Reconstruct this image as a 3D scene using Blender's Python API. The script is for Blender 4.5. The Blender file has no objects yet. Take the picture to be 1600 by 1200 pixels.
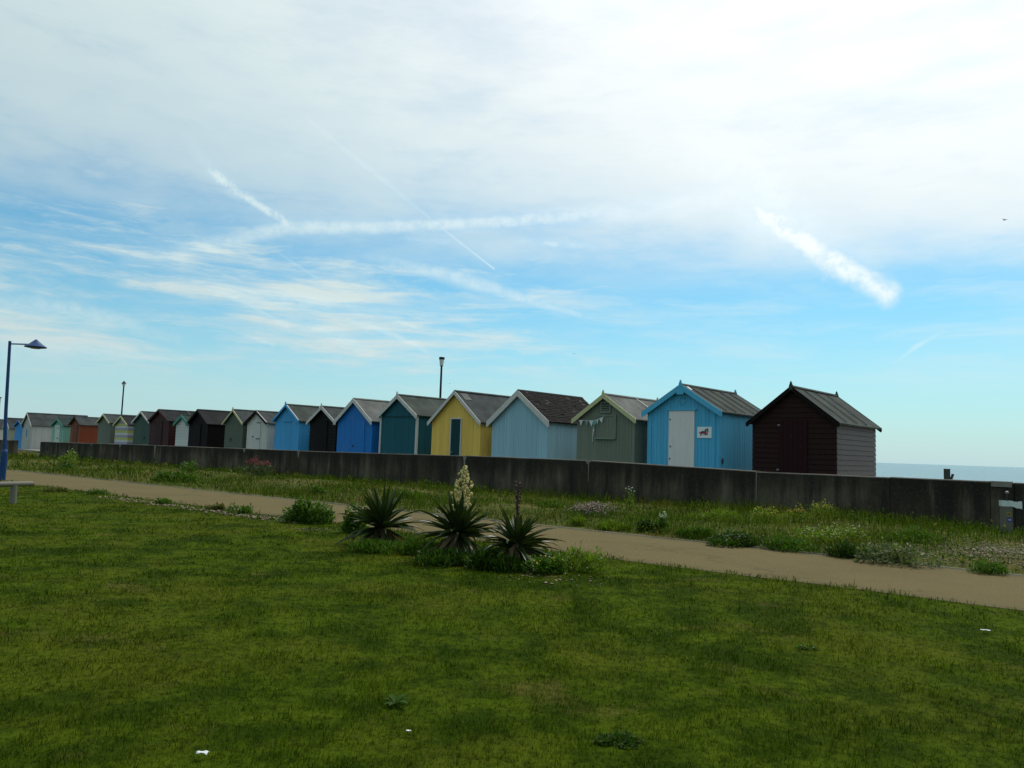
import bpy, math, random
import numpy as np
from mathutils import Vector, Matrix
R = math.radians
random.seed(7); rng = np.random.default_rng(7)
scn = bpy.context.scene
col = scn.collection

# ------------------------------------------------------------------ camera
EYE = 1.3
FPX = 1200.0                       # focal length in photograph pixels (1600 wide)
ROLL = math.atan(0.033); PITCH = math.atan(103.8 / FPX)
cam = bpy.data.cameras.new('camera'); cam_o = bpy.data.objects.new('camera', cam); col.objects.link(cam_o)
cam.lens = 27.0; cam.sensor_width = 36.0; cam.sensor_fit = 'HORIZONTAL'
cam.clip_start = 0.05; cam.clip_end = 60000
CM = Matrix.Rotation(R(90) + PITCH, 3, 'X') @ Matrix.Rotation(ROLL, 3, 'Z')
cam_o.matrix_world = Matrix.Translation((0, 0, EYE)) @ CM.to_4x4()
scn.camera = cam_o
scn.render.resolution_x = 1024; scn.render.resolution_y = 768

def ray(px, py):
    return (CM @ Vector(((px - 800) / FPX, -(py - 600) / FPX, -1.0))).normalized()
def ground(px, py, z=0.0):
    d = ray(px, py); t = (z - EYE) / d.z
    return Vector((d.x * t, d.y * t, z))
def at_depth(px, py, Y):
    d = ray(px, py); t = Y / d.y
    return Vector((d.x * t, Y, EYE + d.z * t))
def on_plane(px, py, p, n):
    d = ray(px, py); t = ((p[0]) * n[0] + (p[1]) * n[1]) / (d.x * n[0] + d.y * n[1])
    return Vector((d.x * t, d.y * t, EYE + d.z * t))

# ------------------------------------------------------------------ world, sun
SUN_AZ, SUN_EL = R(33), R(53)
SUN = Vector((math.sin(SUN_AZ) * math.cos(SUN_EL), math.cos(SUN_AZ) * math.cos(SUN_EL), math.sin(SUN_EL)))
scn.view_settings.view_transform = 'Standard'; scn.view_settings.look = 'None'
scn.view_settings.exposure = 0.0; scn.view_settings.gamma = 1.0
scn.view_settings.use_curve_mapping = False
sl = bpy.data.lights.new('sun', 'SUN'); sl.energy = 2.6; sl.angle = R(0.55); sl.color = (1.0, 0.95, 0.87)
so = bpy.data.objects.new('sun', sl); col.objects.link(so)
so.rotation_euler = SUN.to_track_quat('Z', 'Y').to_euler(); so.location = (20, 30, 60)

world = bpy.data.worlds.new('World'); scn.world = world; world.use_nodes = True
class NT:
    """small helper to write node trees as expressions"""
    def __init__(s, tree): s.t = tree; s.n = tree.nodes; s.l = tree.links
    def node(s, typ, **kw):
        n = s.n.new(typ)
        for k, v in kw.items(): setattr(n, k, v)
        return n
    def put(s, sock, v):
        if hasattr(v, 'is_output'): s.l.new(v, sock)
        elif isinstance(v, (tuple, list)) and sock.type == 'RGBA' and len(v) == 3: sock.default_value = (*v, 1)
        else: sock.default_value = v
    def m(s, op, a, b=0.0, c=0.0, clamp=False):
        n = s.n.new('ShaderNodeMath'); n.operation = op; n.use_clamp = clamp
        s.put(n.inputs[0], a); s.put(n.inputs[1], b); s.put(n.inputs[2], c)
        return n.outputs[0]
    def v(s, op, a, b=(0, 0, 0), out=0, scale=None):
        n = s.n.new('ShaderNodeVectorMath'); n.operation = op
        s.put(n.inputs[0], a); s.put(n.inputs[1], b)
        if scale is not None: s.put(n.inputs['Scale'], scale)
        return n.outputs['Value'] if out == 'v' else n.outputs[0]
    def noise(s, vec, scale, detail=3.0, rough=0.5, out='Fac', dist=0.0):
        n = s.n.new('ShaderNodeTexNoise'); s.put(n.inputs['Vector'], vec)
        n.inputs['Scale'].default_value = scale; n.inputs['Detail'].default_value = detail
        n.inputs['Roughness'].default_value = rough; n.inputs['Distortion'].default_value = dist
        return n.outputs[out]
    def ramp(s, x, a, b, lo=0.0, hi=1.0, smooth=True):
        n = s.n.new('ShaderNodeMapRange'); n.interpolation_type = 'SMOOTHSTEP' if smooth else 'LINEAR'
        n.clamp = True
        for i, q in enumerate((x, a, b, lo, hi)): s.put(n.inputs[i], q)
        return n.outputs[0]
    def mix(s, f, a, b, mode='MIX'):
        n = s.n.new('ShaderNodeMix'); n.data_type = 'RGBA'; n.blend_type = mode; n.clamp_factor = True
        s.put(n.inputs[0], f); s.put(n.inputs[6], a); s.put(n.inputs[7], b)
        return n.outputs[2]
    def comb(s, x, y, z=0.0):
        n = s.n.new('ShaderNodeCombineXYZ')
        for i, q in enumerate((x, y, z)): s.put(n.inputs[i], q)
        return n.outputs[0]
    def sep(s, v):
        n = s.n.new('ShaderNodeSeparateXYZ'); s.put(n.inputs[0], v); return n.outputs

def build_world():
    k = NT(world.node_tree); k.n.clear()
    out = k.node('ShaderNodeOutputWorld'); bg = k.node('ShaderNodeBackground')
    sky = k.node('ShaderNodeTexSky', sky_type='NISHITA', sun_disc=False)
    sky.sun_elevation = SUN_EL; sky.sun_rotation = SUN_AZ
    sky.altitude = 0; sky.air_density = 1.1; sky.dust_density = 0.6; sky.ozone_density = 2.2
    tc = k.node('ShaderNodeTexCoord')
    d = k.v('NORMALIZE', tc.outputs['Generated'])
    x, y, z = k.sep(d)
    az = k.m('ARCTAN2', x, y); el = k.m('ARCSINE', z)
    ang = k.comb(az, el)
    zz = k.m('ADD', k.m('MAXIMUM', z, 0.0), 0.10)
    pl = k.comb(k.m('DIVIDE', x, zz), k.m('DIVIDE', y, zz))          # flat cloud layer seen from below
    warp = k.v('SUBTRACT', k.noise(pl, 0.9, 4, 0.6, 'Color'), (0.5, 0.5, 0.5))
    plw = k.v('ADD', pl, k.v('SCALE', warp, scale=0.55))
    # stretched cirrus fibres, drawn out along the wind, seen at their bearing and elevation
    soft = k.noise(plw, 0.42, 4, 0.55)
    def fibres(rotd, sx, sy, w, det, rough):
        fa = k.node('ShaderNodeMapping'); fa.inputs['Rotation'].default_value = (0, 0, R(rotd)); fa.inputs['Scale'].default_value = (sx, sy, 1)
        k.l.new(k.v('ADD', ang, k.v('SCALE', warp, scale=w)), fa.inputs['Vector'])
        return k.noise(fa.outputs[0], 1.0, det, rough)
    fib2 = fibres(12, 3.2, 20, .045, 7, .66)
    fib3 = fibres(-14, 4.0, 15, .06, 6, .62)
    # veil of high cloud: dense overhead, its ragged edge part way down the sky
    pd = k.v('LENGTH', pl, out='v')
    edge = k.m('ADD', pd, k.m('MULTIPLY', k.m('SUBTRACT', k.noise(plw, 0.8, 5, 0.6), 0.5), 1.6))
    edge = k.m('ADD', edge, k.m('MULTIPLY', k.m('SUBTRACT', fib3, .5), 1.6))
    edge = k.m('SUBTRACT', edge, k.m('MULTIPLY', az, 0.45))
    veil = k.ramp(edge, 3.3, 1.9, 0.0, 0.95)
    veil = k.m('MULTIPLY', veil, k.ramp(k.m('ADD', k.m('MULTIPLY', fib3, 0.6), k.m('MULTIPLY', soft, 0.4)), 0.32, 0.58, 0.74, 1.0))
    wisp = k.m('MULTIPLY', k.ramp(fib2, 0.39, 0.63), k.ramp(soft, 0.12, 0.38))
    fib4 = fibres(21, 5.0, 60, .02, 5, .6)
    wisp = k.m('MULTIPLY', wisp, k.ramp(fib4, .36, .58, .45, 1.2))
    wisp = k.m('MULTIPLY', wisp, k.ramp(el, R(2.0), R(7.0), 0.0, 0.85))
    wisp = k.m('MULTIPLY', wisp, k.ramp(el, R(19), R(13), 0.0, 1.0))
    wisp = k.m('MULTIPLY', wisp, k.ramp(az, R(12), R(-6), 0.30, 1.0))
    band = k.ramp(k.m('ADD', el, k.m('MULTIPLY', k.m('SUBTRACT', soft, .5), .12)), R(10.5), R(17.0), 0.0, 0.62)
    band = k.m('MULTIPLY', band, k.ramp(fib3, .40, .64, .08, 1.0))
    den = k.m('MAXIMUM', k.m('MAXIMUM', veil, wisp), band)
    # old and fresh contrails, each a chain of segments at its bearing and elevation
    nz = k.v('SUBTRACT', k.noise(ang, 24, 5, 0.68, 'Color'), (0.5, 0.5, 0.5))
    rag = k.noise(ang, 55, 5, 0.65)
    lines = 0.0
    def ae(px, py):
        r = ray(px, py); return (math.atan2(r.x, r.y), math.asin(r.z), 0)
    def trail(pts, w, strength, ragged):
        """pts: (px,py,width_scale) chain; w: half width in pixels"""
        nonlocal den, lines
        q = k.v('ADD', ang, k.v('SCALE', nz, scale=ragged * w * 1.5 / FPX))
        acc = None
        for (p0, p1) in zip(pts[:-1], pts[1:]):
            a = Vector(ae(p0[0], p0[1])); b = Vector(ae(p1[0], p1[1])); ab = b - a
            qa = k.v('SUBTRACT', q, tuple(a))
            t = k.m('DIVIDE', k.v('DOT_PRODUCT', qa, tuple(ab), out='v'), ab.length_squared, clamp=True)
            near = k.v('SUBTRACT', qa, k.v('SCALE', tuple(ab), scale=t))
            dist = k.v('LENGTH', near, out='v')
            wid = k.m('MULTIPLY_ADD', t, (p1[2] - p0[2]) * w / FPX, p0[2] * w / FPX)
            fade = k.m('MULTIPLY_ADD', t, p1[3] - p0[3], p0[3])
            g = k.m('MULTIPLY', k.ramp(k.m('DIVIDE', dist, wid), 1.25, 0.1), fade)
            acc = g if acc is None else k.m('MAXIMUM', acc, g)
        acc = k.m('MULTIPLY', acc, k.ramp(rag, 0.30, 0.62, 1 - 0.75 * min(1, ragged), 1.0))
        lines = k.m('MAXIMUM', lines, acc)
        den = k.m('MAXIMUM', den, k.m('ADD', k.m('MULTIPLY', acc, strength), k.m('MULTIPLY', den, 0.35)))
    trail([(1120, 235, 1.3, .3), (1200, 335, 1.2, .9), (1300, 400, .8, .7), (1385, 455, .5, .4)], 52, .5, .8)
    trail([(1150, 270, 1.0, .3), (1195, 335, 1.1, .9), (1275, 390, .95, 1), (1388, 460, .8, 1)], 26, .85, .5)
    trail([(290, 215, .7, .2), (345, 282, 1.0, .9), (446, 347, .6, .9)], 14, .8, .7)
    trail([(480, 185, .9, .2), (610, 290, 1.0, .45), (772, 420, .45, .7)], 5, .75, .12)
    trail([(200, 405, 1.3, .3), (450, 355, 1.0, .85), (800, 345, .9, .8), (1180, 300, 1.6, .5)], 17, .72, .4)
    trail([(560, 395, .9, .3), (730, 438, 1.1, .85), (905, 492, .4, .5)], 15, .7, .5)
    trail([(300, 440, .6, .2), (380, 470, .8, .7), (450, 510, .5, .5)], 9, .65, .4)
    trail([(345, 450, .8, .4), (460, 472, 1.1, .8), (690, 492, .5, .2)], 15, .6, .6)
    trail([(440, 495, .8, .3), (520, 520, 1.0, .7), (580, 550, .8, .3)], 12, .65, .6)
    trail([(545, 500, .6, .4), (610, 520, .9, .7), (668, 550, .6, .5)], 8, .7, .4)
    trail([(570, 480, .6, .4), (650, 512, .6, .6)], 5, .5, .3)
    trail([(435, 395, .6, .4), (494, 434, .6, .7)], 6, .5, .2)
    trail([(370, 518, .6, .3), (428, 540, .6, .6)], 5, .6, .3)
    trail([(815, 375, .8, .5), (870, 382, 1.1, .9), (930, 384, .7, .5)], 8, .55, .8)
    trail([(635, 374, .8, .6), (705, 378, .8, .6)], 7, .5, .8)
    trail([(1400, 565, .5, .2), (1430, 542, .8, .7), (1475, 518, .6, .3)], 6, .55, .4)
    trail([(0, 470, 1.3, .5), (120, 485, 1.1, .7), (280, 530, .6, .3)], 16, .6, .8)
    trail([(0, 545, 1.2, .4), (140, 548, 1.0, .5), (300, 568, .6, .2)], 12, .55, .8)
    # colours
    skyc = k.mix(1.0, sky.outputs[0], (0.57, 1.05, 1.12), 'MULTIPLY')
    skyc = k.v('SCALE', skyc, scale=0.105)
    glow = k.m('POWER', k.m('MAXIMUM', k.v('DOT_PRODUCT', d, tuple(SUN), out='v'), 0.0), 4.0)
    cb = k.m('MULTIPLY_ADD', glow, 0.62, 0.72)          # thin cloud scatters sunlight forward
    cb = k.m('MULTIPLY_ADD', lines, 0.10, cb)
    cloud = k.v('SCALE', k.mix(k.ramp(glow, .05, .55), (0.84, 1.0, 1.0), (.96, 1.0, .995)), scale=cb)
    # pale sea air low down
    low = k.m('POWER', k.ramp(el, R(13), R(0), 0, 1, False), 1.5)
    skyc = k.mix(k.m('MULTIPLY', low, 0.75), skyc, (0.55, 0.705, 0.79))
    colr = k.mix(den, skyc, cloud)
    k.put(bg.inputs['Color'], colr); bg.inputs['Strength'].default_value = 1.0
    k.l.new(bg.outputs[0], out.inputs['Surface'])
    world.cycles.sampling_method = 'NONE'
build_world()

# ------------------------------------------------------------------ materials
MATS = {}
def material(name):
    m = bpy.data.materials.new(name); m.use_nodes = True
    k = NT(m.node_tree); k.n.clear()
    out = k.node('ShaderNodeOutputMaterial'); b = k.node('ShaderNodeBsdfPrincipled')
    k.l.new(b.outputs[0], out.inputs['Surface']); MATS[name] = m
    return m, k, b, out
def bump(k, b, h, strength=0.4, dist=0.02):
    n = k.node('ShaderNodeBump'); n.inputs['Strength'].default_value = strength; n.inputs['Distance'].default_value = dist
    k.put(n.inputs['Height'], h); k.l.new(n.outputs[0], b.inputs['Normal'])
def pos(k): return k.node('ShaderNodeNewGeometry').outputs['Position']

def plain(name, c, rough=0.6, var=0.25, metal=0.0, scale=8.0):
    if name in MATS: return MATS[name]
    m, k, b, o = material(name)
    n = k.noise(pos(k), scale, 4, 0.6)
    k.put(b.inputs['Base Color'], k.mix(n, tuple(q * (1 - var) for q in c), tuple(min(1, q * (1 + var)) for q in c)))
    b.inputs['Roughness'].default_value = rough; b.inputs['Metallic'].default_value = metal
    bump(k, b, k.noise(pos(k), scale * 6, 3), 0.2, 0.005)
    return m
def paint(name, c, wear=0.15, wood=(0.20, 0.17, 0.14), rough=0.62, stretch=(9, 9, 0.9)):
    """painted timber: a little different on every board, streaked, chalked and flaking in places"""
    if name in MATS: return MATS[name]
    m, k, b, o = material(name)
    g = k.node('ShaderNodeNewGeometry'); p = g.outputs['Position']; isl = g.outputs['Random Per Island']
    st = k.v('MULTIPLY', p, stretch)
    streak = k.noise(st, 1.0, 5, 0.65)
    broad = k.noise(p, 1.3, 4, 0.6)
    colr = k.mix(isl, tuple(q * 0.93 for q in c), tuple(min(1, q * 1.06) for q in c))
    colr = k.mix(k.ramp(streak, 0.44, 0.74, 0, 0.30), colr, tuple(q * 0.6 + 0.02 * max(c) for q in c))
    colr = k.mix(k.ramp(broad, 0.5, 0.75, 0, 0.28), colr, tuple(q * 0.85 + 0.25 * max(c) ** 1.3 * .5 for q in c))
    flake = k.m('MULTIPLY', k.ramp(k.noise(k.v('MULTIPLY', p, (14, 14, 3)), 1.6, 6, 0.7), 0.62, 0.70), k.ramp(broad, .4, .6, 0, wear * 3))
    colr = k.mix(flake, colr, tuple(min(w_, max(c) * 1.6 + .02) for w_ in wood))
    k.put(b.inputs['Base Color'], colr)
    b.inputs['Roughness'].default_value = rough; b.inputs['Specular IOR Level'].default_value = min(.32, .06 + max(c))
    bump(k, b, k.noise(k.v('MULTIPLY', p, (60, 60, 5)), 1.0, 4, 0.6), 0.25, 0.006)
    return m
def felt(name, c):
    if name in MATS: return MATS[name]
    m, k, b, o = material(name); p = pos(k)
    n1 = k.noise(p, 1.7, 5, 0.65); n2 = k.noise(p, 60, 2, 0.5)
    colr = k.mix(k.ramp(n1, .35, .68), tuple(q * .72 for q in c), tuple(q * 1.25 for q in c))
    colr = k.mix(k.ramp(n2, .5, .75, 0, .5), colr, tuple(q * 1.7 for q in c))
    colr = k.mix(k.ramp(k.noise(p, 4.5, 6, .7), .62, .72, 0, .5), colr, (.075, .082, .05))
    k.put(b.inputs['Base Color'], colr); b.inputs['Roughness'].default_value = 0.9; b.inputs['Specular IOR Level'].default_value = .12
    bump(k, b, k.noise(p, 45, 4, .7), 0.5, 0.01)
    return m
def lawn_colour(k, p):
    """patchy mown turf: green, yellow-green, dry straw, thin spots"""
    a = k.noise(p, 0.55, 5, 0.6); b_ = k.noise(p, 2.3, 5, 0.65); c_ = k.noise(k.v('ADD', p, (31, 17, 0)), 1.1, 6, 0.7)
    f = k.noise(p, 15, 5, .7)
    colr = k.mix(k.ramp(b_, .34, .64), (0.024, 0.049, 0.0015), (0.076, 0.113, 0.005))
    colr = k.mix(k.ramp(a, .46, .62, 0, .6), colr, (0.098, 0.113, 0.009))
    colr = k.mix(k.ramp(k.noise(k.v('ADD', p, (5, 44, 0)), .8, 5, .65), .52, .62, 0, .75), colr, (0.020, 0.043, 0.0015))
    colr = k.mix(k.ramp(c_, .56, .70, 0, .55), colr, (0.145, 0.115, 0.034))
    colr = k.mix(k.ramp(f, .54, .36, 0, .65), colr, (0.014, 0.024, 0.001))
    return colr
def verge_colour(k, p):
    a = k.noise(p, 0.45, 6, 0.65); b_ = k.noise(k.v('ADD', p, (9, 3, 0)), 1.9, 6, 0.7); f = k.noise(p, 7, 4, .65)
    colr = k.mix(k.ramp(b_, .38, .62), (0.022, 0.048, 0.002), (0.072, 0.105, 0.007))
    colr = k.mix(k.ramp(a, .51, .64, 0, .75), colr, (0.140, 0.108, 0.032))
    colr = k.mix(k.ramp(f, .50, .34, 0, .7), colr, (0.016, 0.028, 0.002))
    return colr
def blades(name, fn, transl=0.35, spread=.5, spec=.04):
    m, k, b, o = material(name)
    g = k.node('ShaderNodeNewGeometry')
    colr = fn(k, g.outputs['Position'])
    isl = g.outputs['Random Per Island']
    colr = k.mix(isl, k.v('SCALE', colr, scale=1 - spread), k.v('SCALE', colr, scale=1 + spread))
    colr = k.mix(k.ramp(isl, .93, .97, 0, .6), colr, (0.19, 0.155, 0.050))
    k.put(b.inputs['Base Color'], colr); b.inputs['Roughness'].default_value = 0.7
    b.inputs['Specular IOR Level'].default_value = spec
    tr = k.node('ShaderNodeBsdfTranslucent'); k.put(tr.inputs['Color'], k.v('MULTIPLY', colr, (1.3, 1.45, .7)))
    mx = k.node('ShaderNodeMixShader'); mx.inputs[0].default_value = transl
    k.l.new(b.outputs[0], mx.inputs[1]); k.l.new(tr.outputs[0], mx.inputs[2]); k.l.new(mx.outputs[0], o.inputs['Surface'])
    return m
def leafy(name, c, transl=.35, gloss=.45, spread=.45, spec=.15):
    if name in MATS: return MATS[name]
    def fn(k, p): return k.mix(k.noise(p, 5, 3), tuple(q * .75 for q in c), tuple(q * 1.25 for q in c))
    m = blades(name, fn, transl, spread, spec)
    b = [n for n in m.node_tree.nodes if n.type == 'BSDF_PRINCIPLED'][0]; b.inputs['Roughness'].default_value = gloss
    return m

# ------------------------------------------------------------------ mesh helpers
class MB:
    def __init__(s): s.v = []; s.f = []
    def box(s, x0, x1, y0, y1, z0, z1):
        i = len(s.v)
        s.v += [(x0, y0, z0), (x1, y0, z0), (x1, y1, z0), (x0, y1, z0), (x0, y0, z1), (x1, y0, z1), (x1, y1, z1), (x0, y1, z1)]
        s.f += [tuple(i + q for q in f) for f in ((0, 3, 2, 1), (4, 5, 6, 7), (0, 1, 5, 4), (1, 2, 6, 5), (2, 3, 7, 6), (3, 0, 4, 7))]
        return s
    def prism(s, poly, y0, y1, axis='y'):
        """polygon of (x,z) extruded along y (axis 'y'), or (y,z) along x (axis 'x'), or (x,y) along z"""
        n = len(poly); i = len(s.v)
        mk = {'y': lambda p, t: (p[0], t, p[1]), 'x': lambda p, t: (t, p[0], p[1]), 'z': lambda p, t: (p[0], p[1], t)}[axis]
        s.v += [mk(p, y0) for p in poly] + [mk(p, y1) for p in poly]
        s.f.append(tuple(range(i, i + n))); s.f.append(tuple(range(i + 2 * n - 1, i + n - 1, -1)))
        for q in range(n):
            r = (q + 1) % n; s.f.append((i + q, i + n + q, i + n + r, i + r))
        return s
    def tube(s, pts, rad, sides=8, cap=True):
        pts = [Vector(p) for p in pts]; rings = []
        for j, p in enumerate(pts):
            t = (pts[min(j + 1, len(pts) - 1)] - pts[max(j - 1, 0)]).normalized()
            a = t.orthogonal().normalized() if abs(t.z) < .99 else Vector((1, 0, 0)); b = t.cross(a)
            r = rad[j] if isinstance(rad, (list, tuple)) else rad
            i = len(s.v); rings.append(i)
            for q in range(sides):
                w = 2 * math.pi * q / sides; s.v.append(tuple(p + (a * math.cos(w) + b * math.sin(w)) * r))
        for i, j in zip(rings[:-1], rings[1:]):
            for q in range(sides):
                r = (q + 1) % sides; s.f.append((i + q, i + r, j + r, j + q))
        if cap:
            s.f.append(tuple(rings[0] + q for q in reversed(range(sides)))); s.f.append(tuple(rings[-1] + q for q in range(sides)))
        return s
    def lathe(s, prof, sides=16, c=(0, 0)):
        rings = []
        for r, z in prof:
            i = len(s.v); rings.append(i)
            for q in range(sides):
                w = 2 * math.pi * q / sides; s.v.append((c[0] + r * math.cos(w), c[1] + r * math.sin(w), z))
        for i, j in zip(rings[:-1], rings[1:]):
            for q in range(sides):
                r = (q + 1) % sides; s.f.append((i + q, i + r, j + r, j + q))
        s.f.append(tuple(rings[0] + q for q in reversed(range(sides)))); s.f.append(tuple(rings[-1] + q for q in range(sides)))
        return s
    def mesh(s, name):
        me = bpy.data.meshes.new(name); me.from_pydata(s.v, [], s.f)
        me.validate(); fix_normals(me); return me
    def build(s, name, mat, parent=None, smooth=False, loc=None):
        me = s.mesh(name); me.materials.append(mat)
        if smooth: me.polygons.foreach_set('use_smooth', [True] * len(me.polygons))
        return link(name, me, parent, loc)
import bmesh
def fix_normals(me):
    bm = bmesh.new(); bm.from_mesh(me); bmesh.ops.recalc_face_normals(bm, faces=bm.faces); bm.to_mesh(me); bm.free()
def link(name, data, parent=None, loc=None):
    o = bpy.data.objects.new(name, data); col.objects.link(o)
    if parent is not None: o.parent = parent
    if loc is not None: o.location = loc
    return o
def tag(o, label=None, cat=None, group=None, kind=None):
    if label: o['label'] = label
    if cat: o['category'] = cat
    if group: o['group'] = group
    if kind: o['kind'] = kind
    return o
def thing(name, loc, rz=0.0, label=None, cat=None, group=None):
    o = link(name, None); o.location = loc; o.rotation_euler = (0, 0, rz); o.empty_display_size = .2
    return tag(o, label, cat, group)
def tri_mesh(name, V, F, mat):
    """V (n,3) float, F (m,3) int numpy arrays"""
    me = bpy.data.meshes.new(name)
    me.vertices.add(len(V)); me.vertices.foreach_set('co', np.asarray(V, np.float32).ravel())
    m = len(F); me.loops.add(m * 3); me.loops.foreach_set('vertex_index', np.asarray(F, np.int32).ravel())
    me.polygons.add(m); me.polygons.foreach_set('loop_start', np.arange(0, 3 * m, 3, dtype=np.int32))
    me.update(calc_edges=True); me.materials.append(mat)
    return me
def vnoise(x, y, seed=0):
    """smooth value noise, vectorised"""
    xi = np.floor(x).astype(np.int64); yi = np.floor(y).astype(np.int64); fx = x - xi; fy = y - yi
    fx = fx * fx * (3 - 2 * fx); fy = fy * fy * (3 - 2 * fy)
    def h(a, b):
        q = (a * 374761393 + b * 668265263 + seed * 974711) & 0x7fffffff
        q = ((q ^ (q >> 13)) * 1274126177) & 0x7fffffff
        return ((q ^ (q >> 16)) & 0xffff) / 65535.0
    return (h(xi, yi) * (1 - fx) + h(xi + 1, yi) * fx) * (1 - fy) + (h(xi, yi + 1) * (1 - fx) + h(xi + 1, yi + 1) * fx) * fy

# ------------------------------------------------------------------ plan of the place
# the path: both edges run on a line; the wall beyond it is parallel
def line_fit(pix):
    P = np.array([ground(*q)[:2] for q in pix]); c = P.mean(0); u, s_, vt = np.linalg.svd(P - c); d = vt[0]
    if d[0] > 0: d = -d
    return c, d
pn, dn = line_fit([(1600, 962), (1000, 882), (400, 797), (50, 758)])
pf, df = line_fit([(1600, 905), (1320, 865), (860, 822), (450, 778), (0, 735)])
PD = (dn + df); PD /= np.linalg.norm(PD)            # along the path, away to the left
PN = np.array([-PD[1], PD[0]]); PN = PN if PN[1] > 0 else -PN
N_NEAR = float(pn @ PN); N_FAR = float(pf @ PN); 
N_WALL = N_FAR + 7.75
print('PATH', PD, PN, N_NEAR, N_FAR, N_WALL)
ROWD = np.array([-math.sin(R(48)), math.cos(R(48))]); ROWN = np.array([math.cos(R(48)), math.sin(R(48))])
ROW0 = np.array([8.32, 19.7]); S0 = float(ROW0 @ ROWN)
PROM = 0.12
def PNp(u, n): return PD * u + PN * n                # path coordinates -> xy
SEA = -3.2
def gz(x, y):
    s = x * ROWN[0] + y * ROWN[1]; n = x * PN[0] + y * PN[1]
    z = 0.05 * (vnoise(x * .35 + 50, y * .35 + 50, 3) - .5) * np.clip((N_NEAR - 0.6 - n) / 2.0, 0, 1)
    z = z + 0.22 * (vnoise(x * .3 + 20, y * .3 + 20, 5) - .35) * np.clip((n - N_FAR - .3) / 1.5, 0, 1) * np.clip((N_WALL - .1 - n) / 2.0, 0, 1)
    t = np.clip((s - S0 - 10) / 30, 0, 1)
    return z - 6.0 * t
def gz1(x, y): return float(gz(np.array([x]), np.array([y]))[0])

def build_ground():
    a = np.concatenate([-np.geomspace(6000, 40, 26), np.arange(-38, 38.1, .5), np.geomspace(40, 6000, 26)])
    b = np.concatenate([-np.geomspace(3000, 10, 14), np.arange(-8, 60.1, .5), np.geomspace(64, 6000, 24)])
    X, Y = np.meshgrid(a, b); Z = gz(X, Y)
    V = np.stack([X, Y, Z], -1).reshape(-1, 3); w = len(a)
    i = (np.arange(len(b) - 1)[:, None] * w + np.arange(w - 1)[None]).ravel()
    F = np.concatenate([np.stack([i, i + 1, i + w + 1], 1), np.stack([i, i + w + 1, i + w], 1)])
    m, k, bs, o = material('turf_soil'); p = pos(k); x, y, z = k.sep(p)
    n = k.v('DOT_PRODUCT', p, (*PN, 0), out='v'); s = k.v('DOT_PRODUCT', p, (*ROWN, 0), out='v')
    lawn = lawn_colour(k, p); verge = k.mix(.35, verge_colour(k, p), (.14, .11, .06))
    colr = k.mix(k.ramp(n, N_NEAR, N_NEAR + .1), k.v('SCALE', lawn, scale=.8), verge)
    shingle = k.mix(k.noise(p, 25, 4, .7), (.16, .11, .06), (.42, .33, .22))
    colr = k.mix(k.ramp(s, S0 + 9.0, S0 + 9.6), colr, shingle)
    k.put(bs.inputs['Base Color'], colr); bs.inputs['Roughness'].default_value = .95; bs.inputs['Specular IOR Level'].default_value = .02
    bump(k, bs, k.noise(p, 30, 5, .7), .7, .04)
    me = tri_mesh('ground', V, F, m); me.polygons.foreach_set('use_smooth', [True] * len(me.polygons))
    tag(link('ground', me), kind='structure')
build_ground()

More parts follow.
